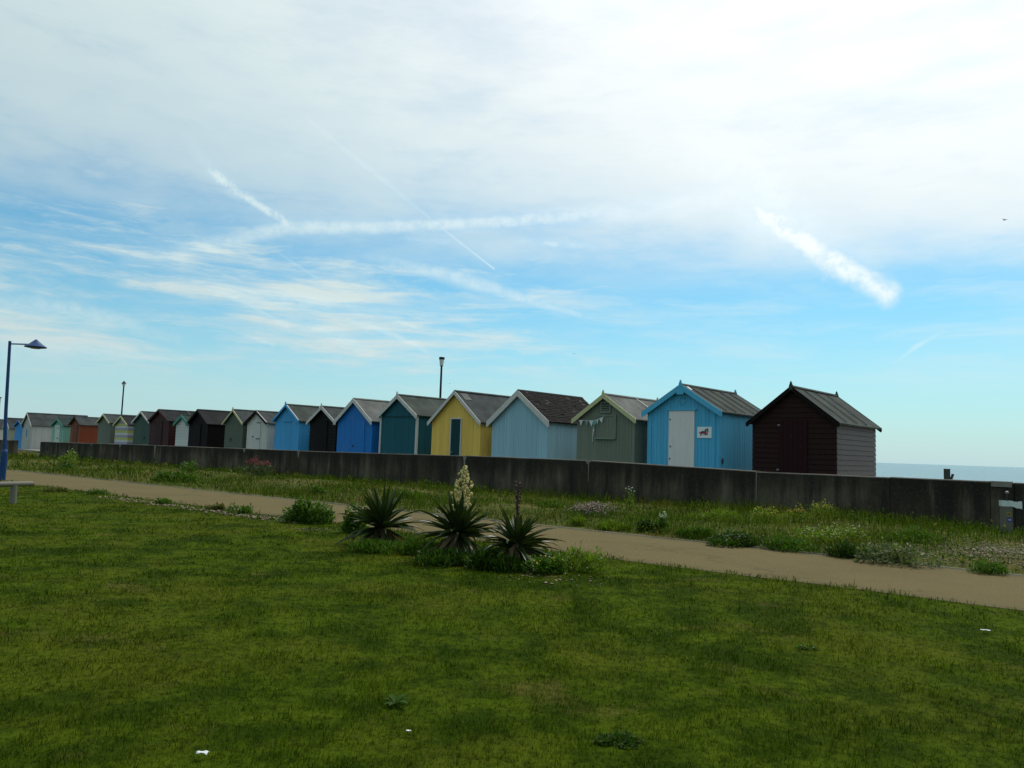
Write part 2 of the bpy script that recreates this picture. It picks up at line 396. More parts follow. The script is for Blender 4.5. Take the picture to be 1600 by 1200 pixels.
def strip(name, u0, u1, n0, n1, z, mat, step=1.0, jn=0.0, thick=0.0):
    us = np.arange(u0, u1 + step, step); mb = MB()
    for u in us:
        j = jn * (vnoise(np.array([u * .9]), np.array([3.3]))[0] - .5)
        a = PNp(u, n0 + j); b = PNp(u, n1 - j); mb.v += [(a[0], a[1], z), (b[0], b[1], z)]
    for i in range(len(us) - 1): mb.f.append((2 * i, 2 * i + 1, 2 * i + 3, 2 * i + 2))
    return tag(mb.build(name, mat), kind='structure')
def build_path():
    m, k, b, o = material('path_surface'); p = pos(k)
    g = k.noise(p, 140, 3, .7); n = k.noise(p, .8, 5, .6)
    colr = k.mix(k.ramp(g, .35, .7), (.086, .067, .026), (.160, .126, .053))
    colr = k.mix(k.ramp(n, .4, .7, 0, .5), colr, (.088, .070, .029))
    colr = k.mix(k.ramp(k.noise(p, 3.0, 6, .7), .6, .75, 0, .35), colr, (.17, .138, .060))
    vo = k.node('ShaderNodeTexVoronoi', feature='DISTANCE_TO_EDGE'); k.l.new(k.v('ADD', p, k.v('SCALE', k.noise(p, 2.2, 4, .6, 'Color'), scale=.7)), vo.inputs['Vector']); vo.inputs['Scale'].default_value = .33
    crack = k.m('MULTIPLY', k.ramp(vo.outputs['Distance'], .012, .002), k.ramp(n, .46, .56))
    colr = k.mix(k.m('MULTIPLY', crack, .22), colr, (.03, .025, .015))
    nd = k.v('DOT_PRODUCT', p, (*PN, 0), out='v')
    side = k.m('ADD', k.m('MULTIPLY', k.m('ABSOLUTE', k.m('SUBTRACT', nd, (N_NEAR + N_FAR) / 2)), 2 / (N_FAR - N_NEAR)), k.m('MULTIPLY', k.m('SUBTRACT', k.noise(p, 1.9, 5, .7), .5), .5))
    colr = k.mix(k.ramp(side, .72, 1.02, 0, .6), colr, (.075, .066, .028))                 # soil and moss washed in from the edges
    k.put(b.inputs['Base Color'], colr); b.inputs['Roughness'].default_value = .9; b.inputs['Specular IOR Level'].default_value = .1
    bump(k, b, k.m('SUBTRACT', g, k.m('MULTIPLY', crack, 2)), .6, .008)
    strip('path', -25, 120, N_NEAR, N_FAR, .004, m, .4, .16)
    ed = plain('edging_concrete', (.12, .112, .09), .9, .4)
    for nn in (N_FAR, ):
        i = 0; u = -24.0
        root = tag(link('path_edging', None), kind='structure')
        while u < 70:
            L = 0.9
            a = PNp(u, nn); mb = MB().box(0, L - .012, -.025, .025, -.12, .008 + .012 * random.random())
            e = mb.build('edging_slab', ed, root); e.location = (a[0], a[1], 0); e.rotation_euler = (random.uniform(-.05, .05), 0, math.atan2(PD[1], PD[0]) + random.uniform(-.012, .012))
            u += L
build_path()

# promenade slab behind the wall, beach and sea
def build_shore():
    m, k, b, o = material('promenade_concrete'); p = pos(k)
    k.put(b.inputs['Base Color'], k.mix(k.noise(p, 2.0, 6, .65), (.20, .18, .15), (.36, .33, .28))); b.inputs['Roughness'].default_value = .9
    mb = MB()
    c = [ROW0 + ROWD * u + ROWN * w for u, w in ((-14, -.7), (95, -.7), (95, 9.2), (-14, 9.2))]
    mb.prism([tuple(q) for q in c], -.5, PROM, 'z')
    tag(mb.build('promenade', m), kind='structure')
    m, k, b, o = material('sea_water'); p = pos(k)
    k.put(b.inputs['Base Color'], k.mix(k.noise(k.v('MULTIPLY', p, (.01, .01, .01)), 1, 4), (.045, .10, .12), (.07, .14, .16)))
    b.inputs['Roughness'].default_value = .22; b.inputs['IOR'].default_value = 1.33
    h = k.m('ADD', k.noise(k.v('MULTIPLY', p, (.35, .6, 1)), 1, 5, .6), k.m('MULTIPLY', k.noise(p, .05, 3), 2.0))
    bump(k, b, h, .9, .5)
    mb = MB(); a = ROW0 + ROWN * 17
    for u, w in ((-30000, 0), (30000, 0), (30000, 30000), (-30000, 30000)):
        q = a + ROWD * u + ROWN * w; mb.v.append((q[0], q[1], SEA))
    mb.f.append((0, 1, 2, 3))
    tag(mb.build('sea', m), kind='structure')
build_shore()

# ------------------------------------------------------------------ sea wall
def build_wall():
    m, k, b, o = material('stained_concrete'); p = pos(k); z = k.sep(p)[2]
    st = k.noise(k.v('MULTIPLY', p, (2.6, 2.6, .28)), 1, 6, .65); fine = k.noise(p, 18, 5, .7); broad = k.noise(p, .55, 5, .6)
    colr = k.mix(k.ramp(broad, .35, .65), (.038, .031, .020), (.105, .087, .058))
    colr = k.mix(k.ramp(st, .44, .66, 0, .8), colr, (.018, .017, .015))
    colr = k.mix(k.ramp(st, .47, .30, 0, .7), colr, (.135, .118, .088))
    run = k.m('ADD', z, k.m('MULTIPLY', k.m('SUBTRACT', st, .5), 1.3))
    colr = k.mix(k.ramp(run, .35, .95, 0, .75), colr, (.016, .0145, .011))          # black algae running down from the top
    colr = k.mix(k.ramp(fine, .5, .75, 0, .35), colr, (.12, .11, .085))
    g = k.node('ShaderNodeNewGeometry'); up = k.sep(g.outputs['True Normal'])[2]
    colr = k.mix(k.ramp(up, .5, .9), colr, k.mix(fine, (.11, .10, .085), (.20, .185, .155)))  # upward faces paler: sunlit top put into the colour
    k.put(b.inputs['Base Color'], colr); b.inputs['Roughness'].default_value = .95; b.inputs['Specular IOR Level'].default_value = .15
    bump(k, b, k.m('ADD', fine, k.noise(p, 3, 4)), .55, .02)
    pale = plain('lime_bloom', (.19, .175, .15), .95, .45, scale=9)
    wn = np.array(PN); wp = PN * N_WALL
    ht = [(-400, .90), (65, .92), (240, .99), (460, 1.02), (725, 1.085), (1175, 1.085), (1370, 1.06), (1600, 1.02), (1100, .98)]
    def U(px):           # distance along the wall of a photograph column
        q = on_plane(px, 720, wp, wn); return float(np.array(q[:2]) @ PD)
    def top(px): return float(np.interp(px, [h[0] for h in ht], [h[1] for h in ht]))
    a0 = math.atan2(-PD[1], -PD[0])
    def wall(name, cuts, label, notch=None):
        u0 = U(cuts[0]); o0 = PNp(u0, N_WALL)
        root = thing(name, (o0[0], o0[1], 0), a0, label, 'wall')
        for i, (p0, p1) in enumerate(zip(cuts[:-1], cuts[1:])):
            x0, x1 = u0 - U(p0), u0 - U(p1); z0, z1 = top(p0), top(p1); e = .006; t = .38
            dz = random.uniform(-.008, .008); dy = random.uniform(-.008, .008)
            mb = MB(); n = 6; c = .02                       # top edge rubbed off
            for q in range(n + 1):
                f = q / n; x = x0 + e + (x1 - x0 - 2 * e) * f; zt = z0 + (z1 - z0) * f + dz + random.uniform(-.004, .004)
                mb.v += [(x, dy, -.3), (x, dy, zt - c), (x, dy + c, zt), (x, dy + t - c, zt), (x, dy + t, zt - c), (x, dy + t, -.3)]
            for q in range(n):
                for r in range(6): mb.f.append((q * 6 + r, q * 6 + (r + 1) % 6, q * 6 + 6 + (r + 1) % 6, q * 6 + 6 + r))
            mb.f.append(tuple(range(6))); mb.f.append(tuple(n * 6 + r for r in reversed(range(6))))
            mb.build('wall_panel', m, root)
        return root, u0
    root, u0 = wall('sea_wall', [61, 141, 186, 241, 381, 466, 594, 726, 919, 1182, 1390, 1546, 1584, 1900, 2300], 'long low dark stained concrete wall running in front of the beach huts')
    # lime that has wept out of the joints: thin crusts with ragged outlines
    for px, w, hgt in ((141, .14, .12), (186, .26, .16), (241, .14, .62), (381, .20, .17), (466, .14, .30), (726, .15, .36), (919, .22, .10), (920, .018, .6), (1182, .014, .75)):
        x = u0 - U(px); zt = top(px) - .012; mb = MB(); N = 9
        L = [(x - w / 2 * (1 - (q / N) ** .7) * random.uniform(.75, 1.2) - .006, zt - hgt * q / N) for q in range(N + 1)]
        Rr = [(x + w / 2 * (1 - (q / N) ** .7) * random.uniform(.75, 1.2) + .006, zt - hgt * q / N) for q in range(N + 1)]
        mb.prism(L + Rr[::-1], -.014, .012)
        mb.build('lime_crust', pale, root)
    x0, x1 = u0 - U(1546), u0 - U(1582)
    MB().box(x0 + .02, x1 - .02, -.016, .30, top(1560) - .10, top(1560) + .014).build('pale_repair_block', pale, root)
    # square hole near the open end of the wall: its shade painted as a dark plate
    x = u0 - U(72); dk = plain('hole_shade', (.008, .008, .008), .9)
    MB().box(x - .15, x + .15, -.014, .01, .42, .70).build('hole_shade_plate', dk, root)
    wall('sea_wall', [-120, 15.5], 'short end of dark concrete wall beyond the gap beside the blue lamp post')
build_wall()

# ------------------------------------------------------------------ beach huts
C_ = dict(
    brown=(.026, .010, .009), brownside=(.112, .090, .084), skyblue=(.070, .370, .580), white=(.62, .60, .56), sage=(.160, .180, .135), cream=(.46, .45, .24),  # brownside: weathering, plus grazing light put into the colour
    paleblue=(.280, .460, .540), yellow=(.740, .475, .090), teal=(.010, .090, .120), deepteal=(.008, .045, .050), royal=(.004, .150, .470), black=(.011, .009, .009), azure=(.045, .300, .600),
    offwhite=(.52, .51, .47), olive=(.095, .110, .080), darkbrown=(.009, .006, .006), mintwhite=(.52, .53, .50), jade=(.045, .22, .18), maroon=(.050, .017, .017),
    dgreen=(.045, .085, .065), stripes=(.36, .37, .36), greygreen=(.120, .135, .105), rust=(.190, .042, .015), mint=(.18, .38, .30), longwhite=(.38, .38, .36), bright=(.020, .23, .55), palecream=(.33, .33, .22))
TRIMW = lambda: paint('paint_trim_white', (.52, .50, .47), .3)
iron = plain('black_iron', (.012, .012, .013), .5, .3)
FELT = dict(grey=(.042, .049, .049), green=(.046, .056, .050), dark=(.016, .017, .018), light=(.118, .122, .116), teal=(.022, .036, .032))
GROUP = 'beach huts in a row behind the sea wall'

def hut(px, front, label, L=3.1, roof='grey', trim=None, boards='v', pitch=None, side=None, bw=.125, fo=.13, eo=.12, barge=.13, finial=False, battens=0, bmat=None, pw=None):
    """px = (xl, xr, xm, y_ridge, y_eave) of the gable in the photograph; stands on the promenade in the row"""
    xl, xr, xm, yr, ye = px
    A = on_plane(xl, ye, ROW0, ROWN); B = on_plane(xr, ye, ROW0, ROWN); T = on_plane(xm, yr, ROW0, ROWN)
    W = math.hypot(B.x - A.x, B.y - A.y); he = B.z - PROM; hr = T.z - PROM
    if pw: W = pw
    mid = (A + B) / 2
    o = thing('beach_hut', (mid.x, mid.y, PROM), math.atan2(-ROWD[1], -ROWD[0]), label, 'beach hut', GROUP)
    fm = paint('paint_' + front, C_[front]); sm = paint('paint_' + side, C_[side], .5) if side else fm
    tm = paint('paint_' + trim, C_[trim], .3) if trim in C_ else (TRIMW() if trim == 'w' else fm)
    rm = felt('felt_' + roof, FELT[roof]); h = W / 2
    rise = hr - .03 - he
    def zt(x): return he + rise * (1 - abs(x) / h) - .02
    # closed shell just inside the boards
    i = .022
    MB().prism([(-h + i, 0), (h - i, 0), (h - i, zt(h - i)), (0, zt(0)), (-h + i, zt(h - i))], i, L - i).build('wall', fm, o)
    # cladding, board by board, joined per wall
    mf = MB(); ms = MB(); ml = MB()
    if boards == 'v':
        n = max(6, round(W / bw)); w = W / n
        for q in range(n):
            a, b = -h + q * w + .0025, -h + (q + 1) * w - .0025; d = random.uniform(-.003, .003)
            pts = [(a, 0), (b, 0), (b, zt(b))] + ([(0, zt(0))] if a < 0 < b else []) + [(a, zt(a))]
            mf.prism(pts, d, i - .001)
        n = max(6, round(L / bw)); w = L / n
        for q in range(n):
            a, b = q * w + .0025, (q + 1) * w - .0025; d = random.uniform(-.003, .003)
            a = max(a, i); ms.box(h - i + .001, h + d, a, b, 0, he - .02); ml.box(-h + d, -h + i - .001, a, b, 0, he - .02)
    else:
        n = round((hr - .1) / bw)
        for q in range(n):
            z0, z1 = q * bw, (q + 1) * bw - .006
            def ext(z): return h if z < he - .02 else max(0.0, h * (1 - (z + .02 - he) / rise))
            e0, e1 = ext(z0), ext(z1)
            if e1 < .05: continue
            k_ = len(mf.v); mf.v += [(-e0, -.020, z0), (e0, -.020, z0), (e1, -.004, z1), (-e1, -.004, z1), (-e0, i - .001, z0), (e0, i - .001, z0), (e1, i - .001, z1), (-e1, i - .001, z1)]
            mf.f += [tuple(k_ + r for r in f) for f in ((0, 1, 2, 3), (5, 4, 7, 6), (4, 5, 1, 0), (3, 2, 6, 7), (1, 5, 6, 2), (4, 0, 3, 7))]
            if z1 < he:
                for sg, mm in ((1, ms), (-1, ml)):
                    mm.prism([(sg * (h - i + .001), z0), (sg * (h + .016), z0), (sg * (h + .002), z1), (sg * (h - i + .001), z1)], i, L)
    tag(mf.build('front_boards', fm, o), kind='stuff'); tag(ms.build('side_boards', sm, o), kind='stuff'); tag(ml.build('side_boards', sm, o), kind='stuff')
    # roof
    sl = rise / h; th = .035
    rear = fo
    for sg in (-1, 1):
        x1 = sg * (h + eo); z1 = he - sl * eo
        mb = MB(); ny = max(3, int(L / .35)); y0, y1 = -fo, L + rear
        nx = 4
        grid = []
        for a in range(ny + 1):
            for b in range(nx + 1):
                f = b / nx; x = x1 * f; z = (hr - .03) + (z1 - hr + .03) * f + .012 * math.sin(math.pi * f) * random.uniform(-1, .2) - (.012 * math.sin(math.pi * a / ny))
                grid.append((x, y0 + (y1 - y0) * a / ny, z))
        nv = len(grid); mb.v += [(x, y, z + th) for x, y, z in grid] + [(x, y, z - .002) for x, y, z in grid]
        w = nx + 1
        for a in range(ny):
            for b in range(nx):
                q = a * w + b; mb.f.append((q, q + 1, q + w + 1, q + w)); mb.f.append((nv + q, nv + q + w, nv + q + w + 1, nv + q + 1))
        for a in range(ny):
            for b in (0, nx): q = a * w + b; mb.f.append((q, q + w, nv + q + w, nv + q))
        for b in range(nx):
            for a in (0, ny): q = a * w + b; mb.f.append((q, q + 1, nv + q + 1, nv + q))
        rs = mb.build('roof_slope', rm, o)
        bts = battens if isinstance(battens, (list, tuple)) else [(-fo + (L + 2 * fo) * (q + 1) / (battens + 1)) for q in range(battens)]
        bm_ = bmat or rm
        for yb in bts:
            MB().prism([(0.0, hr + .005), (x1 * .97, z1 + .012 + th + (hr - .03 - z1) * .03), (x1 * .97, z1 + .030 + th + (hr - .03 - z1) * .03), (0.0, hr + .023)], yb - .018, yb + .018).build('batten', bm_, rs)
        # bargeboards front and rear
        for yy in (-fo - .024, L + rear):
            t = .022
            xe = x1 + sg * .012; ze = he - sl * (eo + .012)
            MB().prism([(0, hr + .012), (xe, ze + th + .01), (xe, ze + th - barge + .03), (xe - sg * .03, ze + th - barge), (0, hr - barge - .01)], yy, yy + t).build('bargeboard', tm, o)
    MB().prism([(-.07, hr - .035), (0, hr + .014), (.07, hr - .035), (.07, hr - .015), (0, hr + .034), (-.07, hr - .015)], -fo - .002, L + fo + .002).build('ridge_cap', rm, o)
    if finial:
        for yy in (-fo - .034, L + fo - .01):
            MB().prism([(-.045, hr - .10), (.045, hr - .10), (.045, hr + .03), (.028, hr + .06), (.020, hr + .10), (0, hr + .135), (-.020, hr + .10), (-.028, hr + .06), (-.045, hr + .03)], yy, yy + .044).build('finial', tm if finial != 'dark' else rm, o)
    o['_'] = 0; del o['_']
    return dict(o=o, W=W, h=h, he=he, hr=hr, L=L, fm=fm, sm=sm, tm=tm, A=A, B=B, zt=zt,
                lx=lambda x, y: local_front(o, x, y))
def local_front(o, px, py):
    """photograph column/row -> (x, z) on the gable of a hut"""
    q = on_plane(px, py, ROW0, ROWN) - o.location
    return (q.x * -ROWD[0] + q.y * -ROWD[1], q.z)
def door(hh, x0, x1, z1, mat, frame=None, y=-.03, z0=.05, planks=5, hinges=(), hmat=None, knob=None, fw=.05):
    o = hh['o']; d = link('door', None, o); d.location = (0, 0, 0)
    w = (x1 - x0) / planks
    for q in range(planks):
        MB().box(x0 + q * w + .003, x0 + (q + 1) * w - .003, y, -.004 if y < -.01 else .0, z0, z1).build('door_board', mat, d)
    if frame:
        for a, b, c, e in ((x0 - fw, x0 - .002, z0, z1 + fw), (x1 + .002, x1 + fw, z0, z1 + fw), (x0 - .001, x1 + .001, z1 + .002, z1 + fw)):
            MB().box(a, b, y - .014, -.003, c, e).build('door_frame', frame, d)
    for hx, hz_, hw in hinges:
        MB().box(hx, hx + hw, y - .010, y - .001, hz_ - .022, hz_ + .022).build('hinge', hmat or iron, d)
    if knob:
        MB().tube([(knob[0], y - .001, knob[1]), (knob[0], y - .05, knob[1])], .03, 10).build('door_knob', hmat or iron, d)
    return d

H = []
# --- nearest: dark brown hut, shiplap
b = hut((1176, 1307, 1238, 604, 657), 'brown', 'dark maroon brown shiplap hut with weathered grey side paled as if in grazing light at the end of the row', L=3.15, roof='green', boards='h', side='brownside', bw=.135, trim='darkbrown', finial='dark', battens=[.55, 1.35, 2.15], barge=.11)
x0, z1 = b['lx'](1218, 655); x1, _ = b['lx'](1262, 655)
door(b, x0, x1, z1 - .02, paint('paint_brown_door', (.024, .007, .009)), y=-.045, planks=6, hinges=((x0 - .03, z1 - .16, .06), (x0 - .06, z1 - 1.35, .07)), hmat=plain('dull_steel', (.16, .15, .14), .5, .3))
# --- sky blue hut with white door
b = hut((1012, 1125, 1065, 601, 641), 'skyblue', 'bright sky blue hut with white door and white notice beside it', L=3.3, roof='green', bw=.115, finial=True, battens=[.25, .85, 1.5, 2.15, 2.8], barge=.15)
blue = b
x0, z1 = b['lx'](1046, 642); x1, _ = b['lx'](1086, 642)
wd = paint('paint_white_door', (.66, .63, .60), .2)
d = door(b, x0, x1, z1, wd, y=-.035, planks=1, hinges=((x0 + .03, z1 - .26, .04), (x0 + .05, z1 - 1.06, .04), (x0 + .03, z1 - 1.42, .04)))
MB().box(x0 - .05, x1 + .05, -.060, -.003, z1 + .004, z1 + .05).build('door_head', b['fm'], b['o'])
for xc in (-b['h'] + .10, b['h'] - .19):
    MB().box(xc - .045, xc + .045, -.020, -.004, .0, b['zt'](xc) - .05).build('cover_strip', b['fm'], b['o'])
vx, vz = b['lx'](1067, 627)
vent = link('vent', None, b['o']); dk = plain('vent_dark', (.006, .012, .018), .9)
for q in range(11):
    w = 2 * math.pi * q / 11
    MB().tube([(vx + .105 * math.cos(w), -.0045, vz + .105 * math.sin(w)), (vx + .105 * math.cos(w), -.0065, vz + .105 * math.sin(w))], .013, 8).build('vent_hole', dk, vent)
MB().box(-.115, .115, -.16, -.155, b['hr'] - .30, b['hr'] - .10).build('gable_plate', b['fm'], b['o'])
hx = b['h']; MB().box(hx + .004, hx + .03, .12, .20, 1.0, 1.14).build('hasp', iron, b['o'])
# lighter felt patch near the ridge
MB().prism([(.10, b['hr'] + .011 - .07), (.42, b['hr'] + .011 - .29), (.42, b['hr'] + .018 - .29), (.10, b['hr'] + .018 - .07)], .02, .16).build('felt_patch', paint('paint_trim_white', (.52, .50, .47), .3), b['o'])
# --- sage hut with bunting
b = hut((902, 992, 945, 616, 653), 'sage', 'sage green hut with louvred vent, shuttered window and cream bargeboards', L=3.0, roof='light', trim='cream', bw=.11, finial=True, battens=[1.7], bmat=TRIMW(), barge=.13)  # white paint gives the roof batten its sunlit look
sage = b
x0, z1 = b['lx'](932, 651); x1, z0 = b['lx'](961, 684); 
shut = link('window_shutter', None, b['o'])
n = 6
for q in range(n): MB().box(x0 + (x1 - x0) * q / n + .003, x0 + (x1 - x0) * (q + 1) / n - .003, -.030, -.004, z0, z1).build('shutter_board', b['fm'], shut)
for a, c, e, g in ((x0 - .05, x0 - .002, z0 - .04, z1 + .04), (x1 + .002, x1 + .05, z0 - .04, z1 + .04), (x0 - .001, x1 + .001, z1 + .002, z1 + .04)):
    MB().box(a, c, -.05, -.004, e, g).build('shutter_frame', b['fm'], shut)
MB().box(x0 - .03, x1 + .03, -.085, -.004, z0 - .05, z0 - .003).build('window_sill', paint('paint_sagelight', (.17, .23, .16)), shut)
x0, z1 = b['lx'](941, 630); x1, z0 = b['lx'](953, 643)
lv = link('louvre_vent', None, b['o'])
MB().box(x0, x1, -.010, -.004, z0, z1).build('vent_back', plain('vent_dark', (.006, .012, .018)), lv)
for a, c, e, g in ((x0 - .05, x0, z0 - .05, z1 + .05), (x1, x1 + .05, z0 - .05, z1 + .05), (x0 + .001, x1 - .001, z1, z1 + .05), (x0 + .001, x1 - .001, z0 - .05, z0)):
    MB().box(a, c, -.042, -.004, e, g).build('vent_frame', b['fm'], lv)
for q in range(5):
    zc = z0 + (z1 - z0) * (q + .5) / 5
    MB().prism([(-.040, zc - .022), (-.034, zc - .022), (-.016, zc + .006), (-.022, zc + .006)], x0 + .002, x1 - .002, 'x').build('slat', b['fm'], lv)
# --- pale blue hut, slated roof
b = hut((769.5, 856, 812, 610, 655), 'paleblue', 'pale powder blue hut with dark shingled roof and broad white bargeboards', L=3.5, roof='dark', trim='w', bw=.12, barge=.20, eo=.15)
slope = b
def shingles(hh):
    h, he, hr, L = hh['h'], hh['he'], hh['hr'], hh['L']; mb = MB(); rise = hr - .03 - he; sl_ = rise / h
    ex = .15; rows = 17; ln = math.hypot(h + ex, rise + sl_ * ex)
    ux, uz = (h + ex) / ln, -(rise + sl_ * ex) / ln
    for sg in (-1, 1):
        for r in range(rows):
            t0 = ln * r / rows; t1 = ln * (r + 1) / rows + .03; y = -.12 - (r % 2) * .09
            while y < L + .12:
                w = random.uniform(.11, .16); a, c = max(y, -.125), min(y + w - .006, L + .125); y += w
                if c - a < .03: continue
                e = random.uniform(.0, .010); lift0, lift1 = .008, .016 + e; tt = t1 + random.uniform(-.012, .012)
                if random.random() < .02: continue
                def P(t, l): return (sg * (ux * t - uz * l), hr - .03 + .035 + uz * t + ux * l)
                p = [P(t0, lift0 - .01), P(tt, lift1 - .01), P(tt, lift1), P(t0, lift0)]
                mb.prism(p, a, c)
    m, k, bs, oo = material('old_shingle'); g = k.node('ShaderNodeNewGeometry'); isl = g.outputs['Random Per Island']
    colr = k.mix(isl, (.008, .007, .007), (.020, .017, .017)); colr = k.mix(k.ramp(isl, .985, .99, 0, .7), colr, (.10, .09, .085))
    k.put(bs.inputs['Base Color'], colr); bs.inputs['Roughness'].default_value = .9; bs.inputs['Specular IOR Level'].default_value = .08
    tag(mb.build('shingles', m, hh['o']), kind='stuff')
shingles(b)
# --- yellow hut
b = hut((675.4, 751, 712, 611, 657), 'yellow', 'mustard yellow hut with narrow dark teal door in a white frame', L=3.3, roof='grey', trim='w', bw=.12, barge=.13)
x0, z1 = b['lx'](706.5, 655); x1, _ = b['lx'](721, 655)
door(b, x0, x1, z1, paint('paint_deepteal', C_['deepteal']), TRIMW(), y=-.03, planks=3, knob=(x0 + .1, z1 - 1.25), hmat=plain('dull_steel', (.16, .15, .14)))
MB().prism([(.12, b['hr'] + .012 - .10), (.42, b['hr'] + .012 - .35), (.42, b['hr'] + .022 - .35), (.12, b['hr'] + .022 - .10)], .05, .42).build('felt_patch', felt('felt_light', FELT['light']), b['o'])
# --- teal
b = hut((596, 652, 620, 617, 647), 'teal', 'dark teal hut with white corner posts and pale bargeboards', L=3.2, roof='green', trim='w', bw=.12, barge=.15, finial=True)
for sx in (-1, 1):
    MB().box(sx * b['h'] - .045, sx * b['h'] + .045, -.028, .05, 0, b['he'] - .02).build('corner_post', TRIMW(), b['o'])
MB().box(-b['h'] + .05, b['h'] - .05, -.026, -.004, b['he'] - .12, b['he'] - .07).build('gable_rail', paint('paint_teal_dark', (.008, .05, .065)), b['o'])
MB().box(-b['h'] - .27, -b['h'] - .10, .06, .22, b['he'] - .14, b['he'] - .02).build('gutter_box', iron, b['o'])
# --- royal blue
b = hut((528, 582, 551, 623, 656), 'royal', 'deep royal blue hut with broad white bargeboards', L=3.3, roof='light', trim='w', bw=.12, barge=.17)
x0, z1 = b['lx'](566, 657); x1, _ = b['lx'](581, 657)
door(b, -.1, .75, b['he'] - .03, b['fm'], y=-.026, planks=5, knob=(.0, 1.15))
# --- black
b = hut((485, 526, 504.5, 635, 658), 'black', 'small black shiplap hut with dark double door and white bargeboards', L=3.0, roof='grey', trim='w', boards='h', bw=.15, barge=.13, finial=True, battens=[2.2], bmat=TRIMW())
x0, z1 = b['lx'](496, 658); x1, _ = b['lx'](513, 658)
door(b, x0, x1, z1, paint('paint_blackdoor', (.010, .008, .009)), y=-.05, planks=5)
# --- azure
b = hut((430.6, 468, 447, 632, 656), 'azure', 'azure blue hut with thin white roof edge between white hut and small black hut', L=3.6, roof='green', trim='azure', bw=.12, barge=.10, finial=True, battens=[-.11, 1.7], bmat=TRIMW())  # inner roof batten added in place of roof edges of huts behind
x0, z1 = b['lx'](443, 660); x1, z0 = b['lx'](456, 656)
MB().box(x0, x1, -.03, -.004, z1, z1 + .05).build('door_head', paint('paint_azure_dark', (.03, .2, .42)), b['o'])
# --- rusty white
b = hut((386.7, 418, 405, 642, 660), 'offwhite', 'peeling white hut with black strap hinges on its door', L=3.0, roof='grey', trim='black', bw=.14, barge=.09, battens=[-.1], bmat=TRIMW())
x0, z1 = b['lx'](396, 660); x1, _ = b['lx'](408, 660)
door(b, x0, x1, z1 + .05, b['fm'], y=-.03, planks=4, hinges=((x1 - .36, z1 - .02, .36), (x1 - .36, z1 - .82, .36)), knob=(x0 + .08, z1 - .72))
# --- olive
b = hut((352.6, 380.6, 366, 640, 660), 'olive', 'drab olive hut with cream bargeboards beside the peeling white hut', L=3.1, roof='grey', trim='cream', boards='h', bw=.13, barge=.09, finial=True)
x0, z1 = b['lx'](361, 686); MB().box(x0 - .07, x0 + .07, -.05, -.02, z1 - .07, z1 + .07).build('hasp', iron, b['o'])
# --- dark brown / black
b = hut((296, 325.5, 313, 640, 661), 'darkbrown', 'near black tarred hut with felted roof beside the small white and jade hut', L=3.4, roof='dark', trim='darkbrown', boards='h', bw=.15, barge=.11)
door(b, -.35, .35, b['he'] - .05, paint('paint_tar', (.010, .008, .008)), y=-.05, planks=5)
# --- white with jade trim
b = hut((276, 296, 290, 648, 661), 'mintwhite', 'small white shiplap hut with jade green bargeboards', L=2.6, roof='teal', trim='jade', boards='h', bw=.17, barge=.16)
# --- maroon
b = hut((235, 265, 251, 640, 657), 'maroon', 'maroon brown hut with wide double door and dark felt roof', L=4.4, roof='dark', trim='maroon', boards='h', bw=.15, barge=.11, battens=[1.6, 2.7, 3.6], bmat=felt('felt_light', FELT['light']))  # pale battens added where roof edges of a second row would show
door(b, -.55, .45, b['he'] - .02, paint('paint_maroon_door', (.042, .016, .017)), y=-.05, planks=6, z0=.5)
# --- dark green
b = hut((210, 235, 223, 643, 659), 'dgreen', 'dark bottle green hut with one white bargeboard', L=3.2, roof='grey', trim='w', boards='v', bw=.14, barge=.10, battens=[1.9], bmat=TRIMW())
x0, z1 = b['lx'](225, 684); MB().box(x0 - .06, x0 + .06, -.05, -.004, z1 - .07, z1 + .07).build('hasp', iron, b['o'])
# --- yellow and lavender stripes: every board painted in turn
b = hut((181, 201, 193, 650, 663), 'stripes', 'small hut of horizontal boards striped yellow, white and lavender', L=2.6, roof='dark', trim='cream', boards='h', bw=.15, barge=.10)
def stripe_paint(hh):
    m, k, bs, oo = material('paint_striped_boards'); z = k.sep(k.node('ShaderNodeTexCoord').outputs['Object'])[2]
    q = k.m('FLOORED_MODULO', k.m('FLOOR', k.m('DIVIDE', k.m('ADD', z, .005), .15)), 3.0)
    colr = k.mix(k.m('GREATER_THAN', q, .5), (.46, .46, .43), (.40, .38, .07)); colr = k.mix(k.m('GREATER_THAN', q, 1.5), colr, (.26, .24, .33))
    k.put(bs.inputs['Base Color'], colr); bs.inputs['Roughness'].default_value = .6
    for c in hh['o'].children:
        if c.name.split('.')[0] in ('front_boards', 'side_boards'): c.data.materials[0] = m
stripe_paint(b)
# --- grey green
b = hut((154, 173, 164, 647, 660), 'greygreen', 'pale grey green hut between the rust red hut and the striped hut', L=3.2, roof='grey', trim='cream', bw=.14, barge=.09, battens=[2.0], bmat=felt('felt_light', FELT['light']))
# --- rust
b = hut((111, 126, 120, 651, 663), 'rust', 'rust red timber hut with grey felt roof', L=3.6, roof='grey', trim='darkbrown', boards='v', bw=.16, barge=.10, finial=True)
door(b, -.45, .45, b['he'] - .05, paint('paint_rust_dark', (.13, .03, .012)), y=-.03, planks=5)
# --- mint
b = hut((82, 100, 92, 654, 665), 'mint', 'mint green hut with white door and strap hinges', L=3.0, roof='teal', trim='jade', boards='v', bw=.15, barge=.12)
door(b, -.5, .5, b['he'] + .02, paint('paint_mintdoor', (.50, .55, .50)), y=-.03, planks=4, hinges=((-.15, b['he'] - .18, .5), (-.15, b['he'] - .95, .5)))
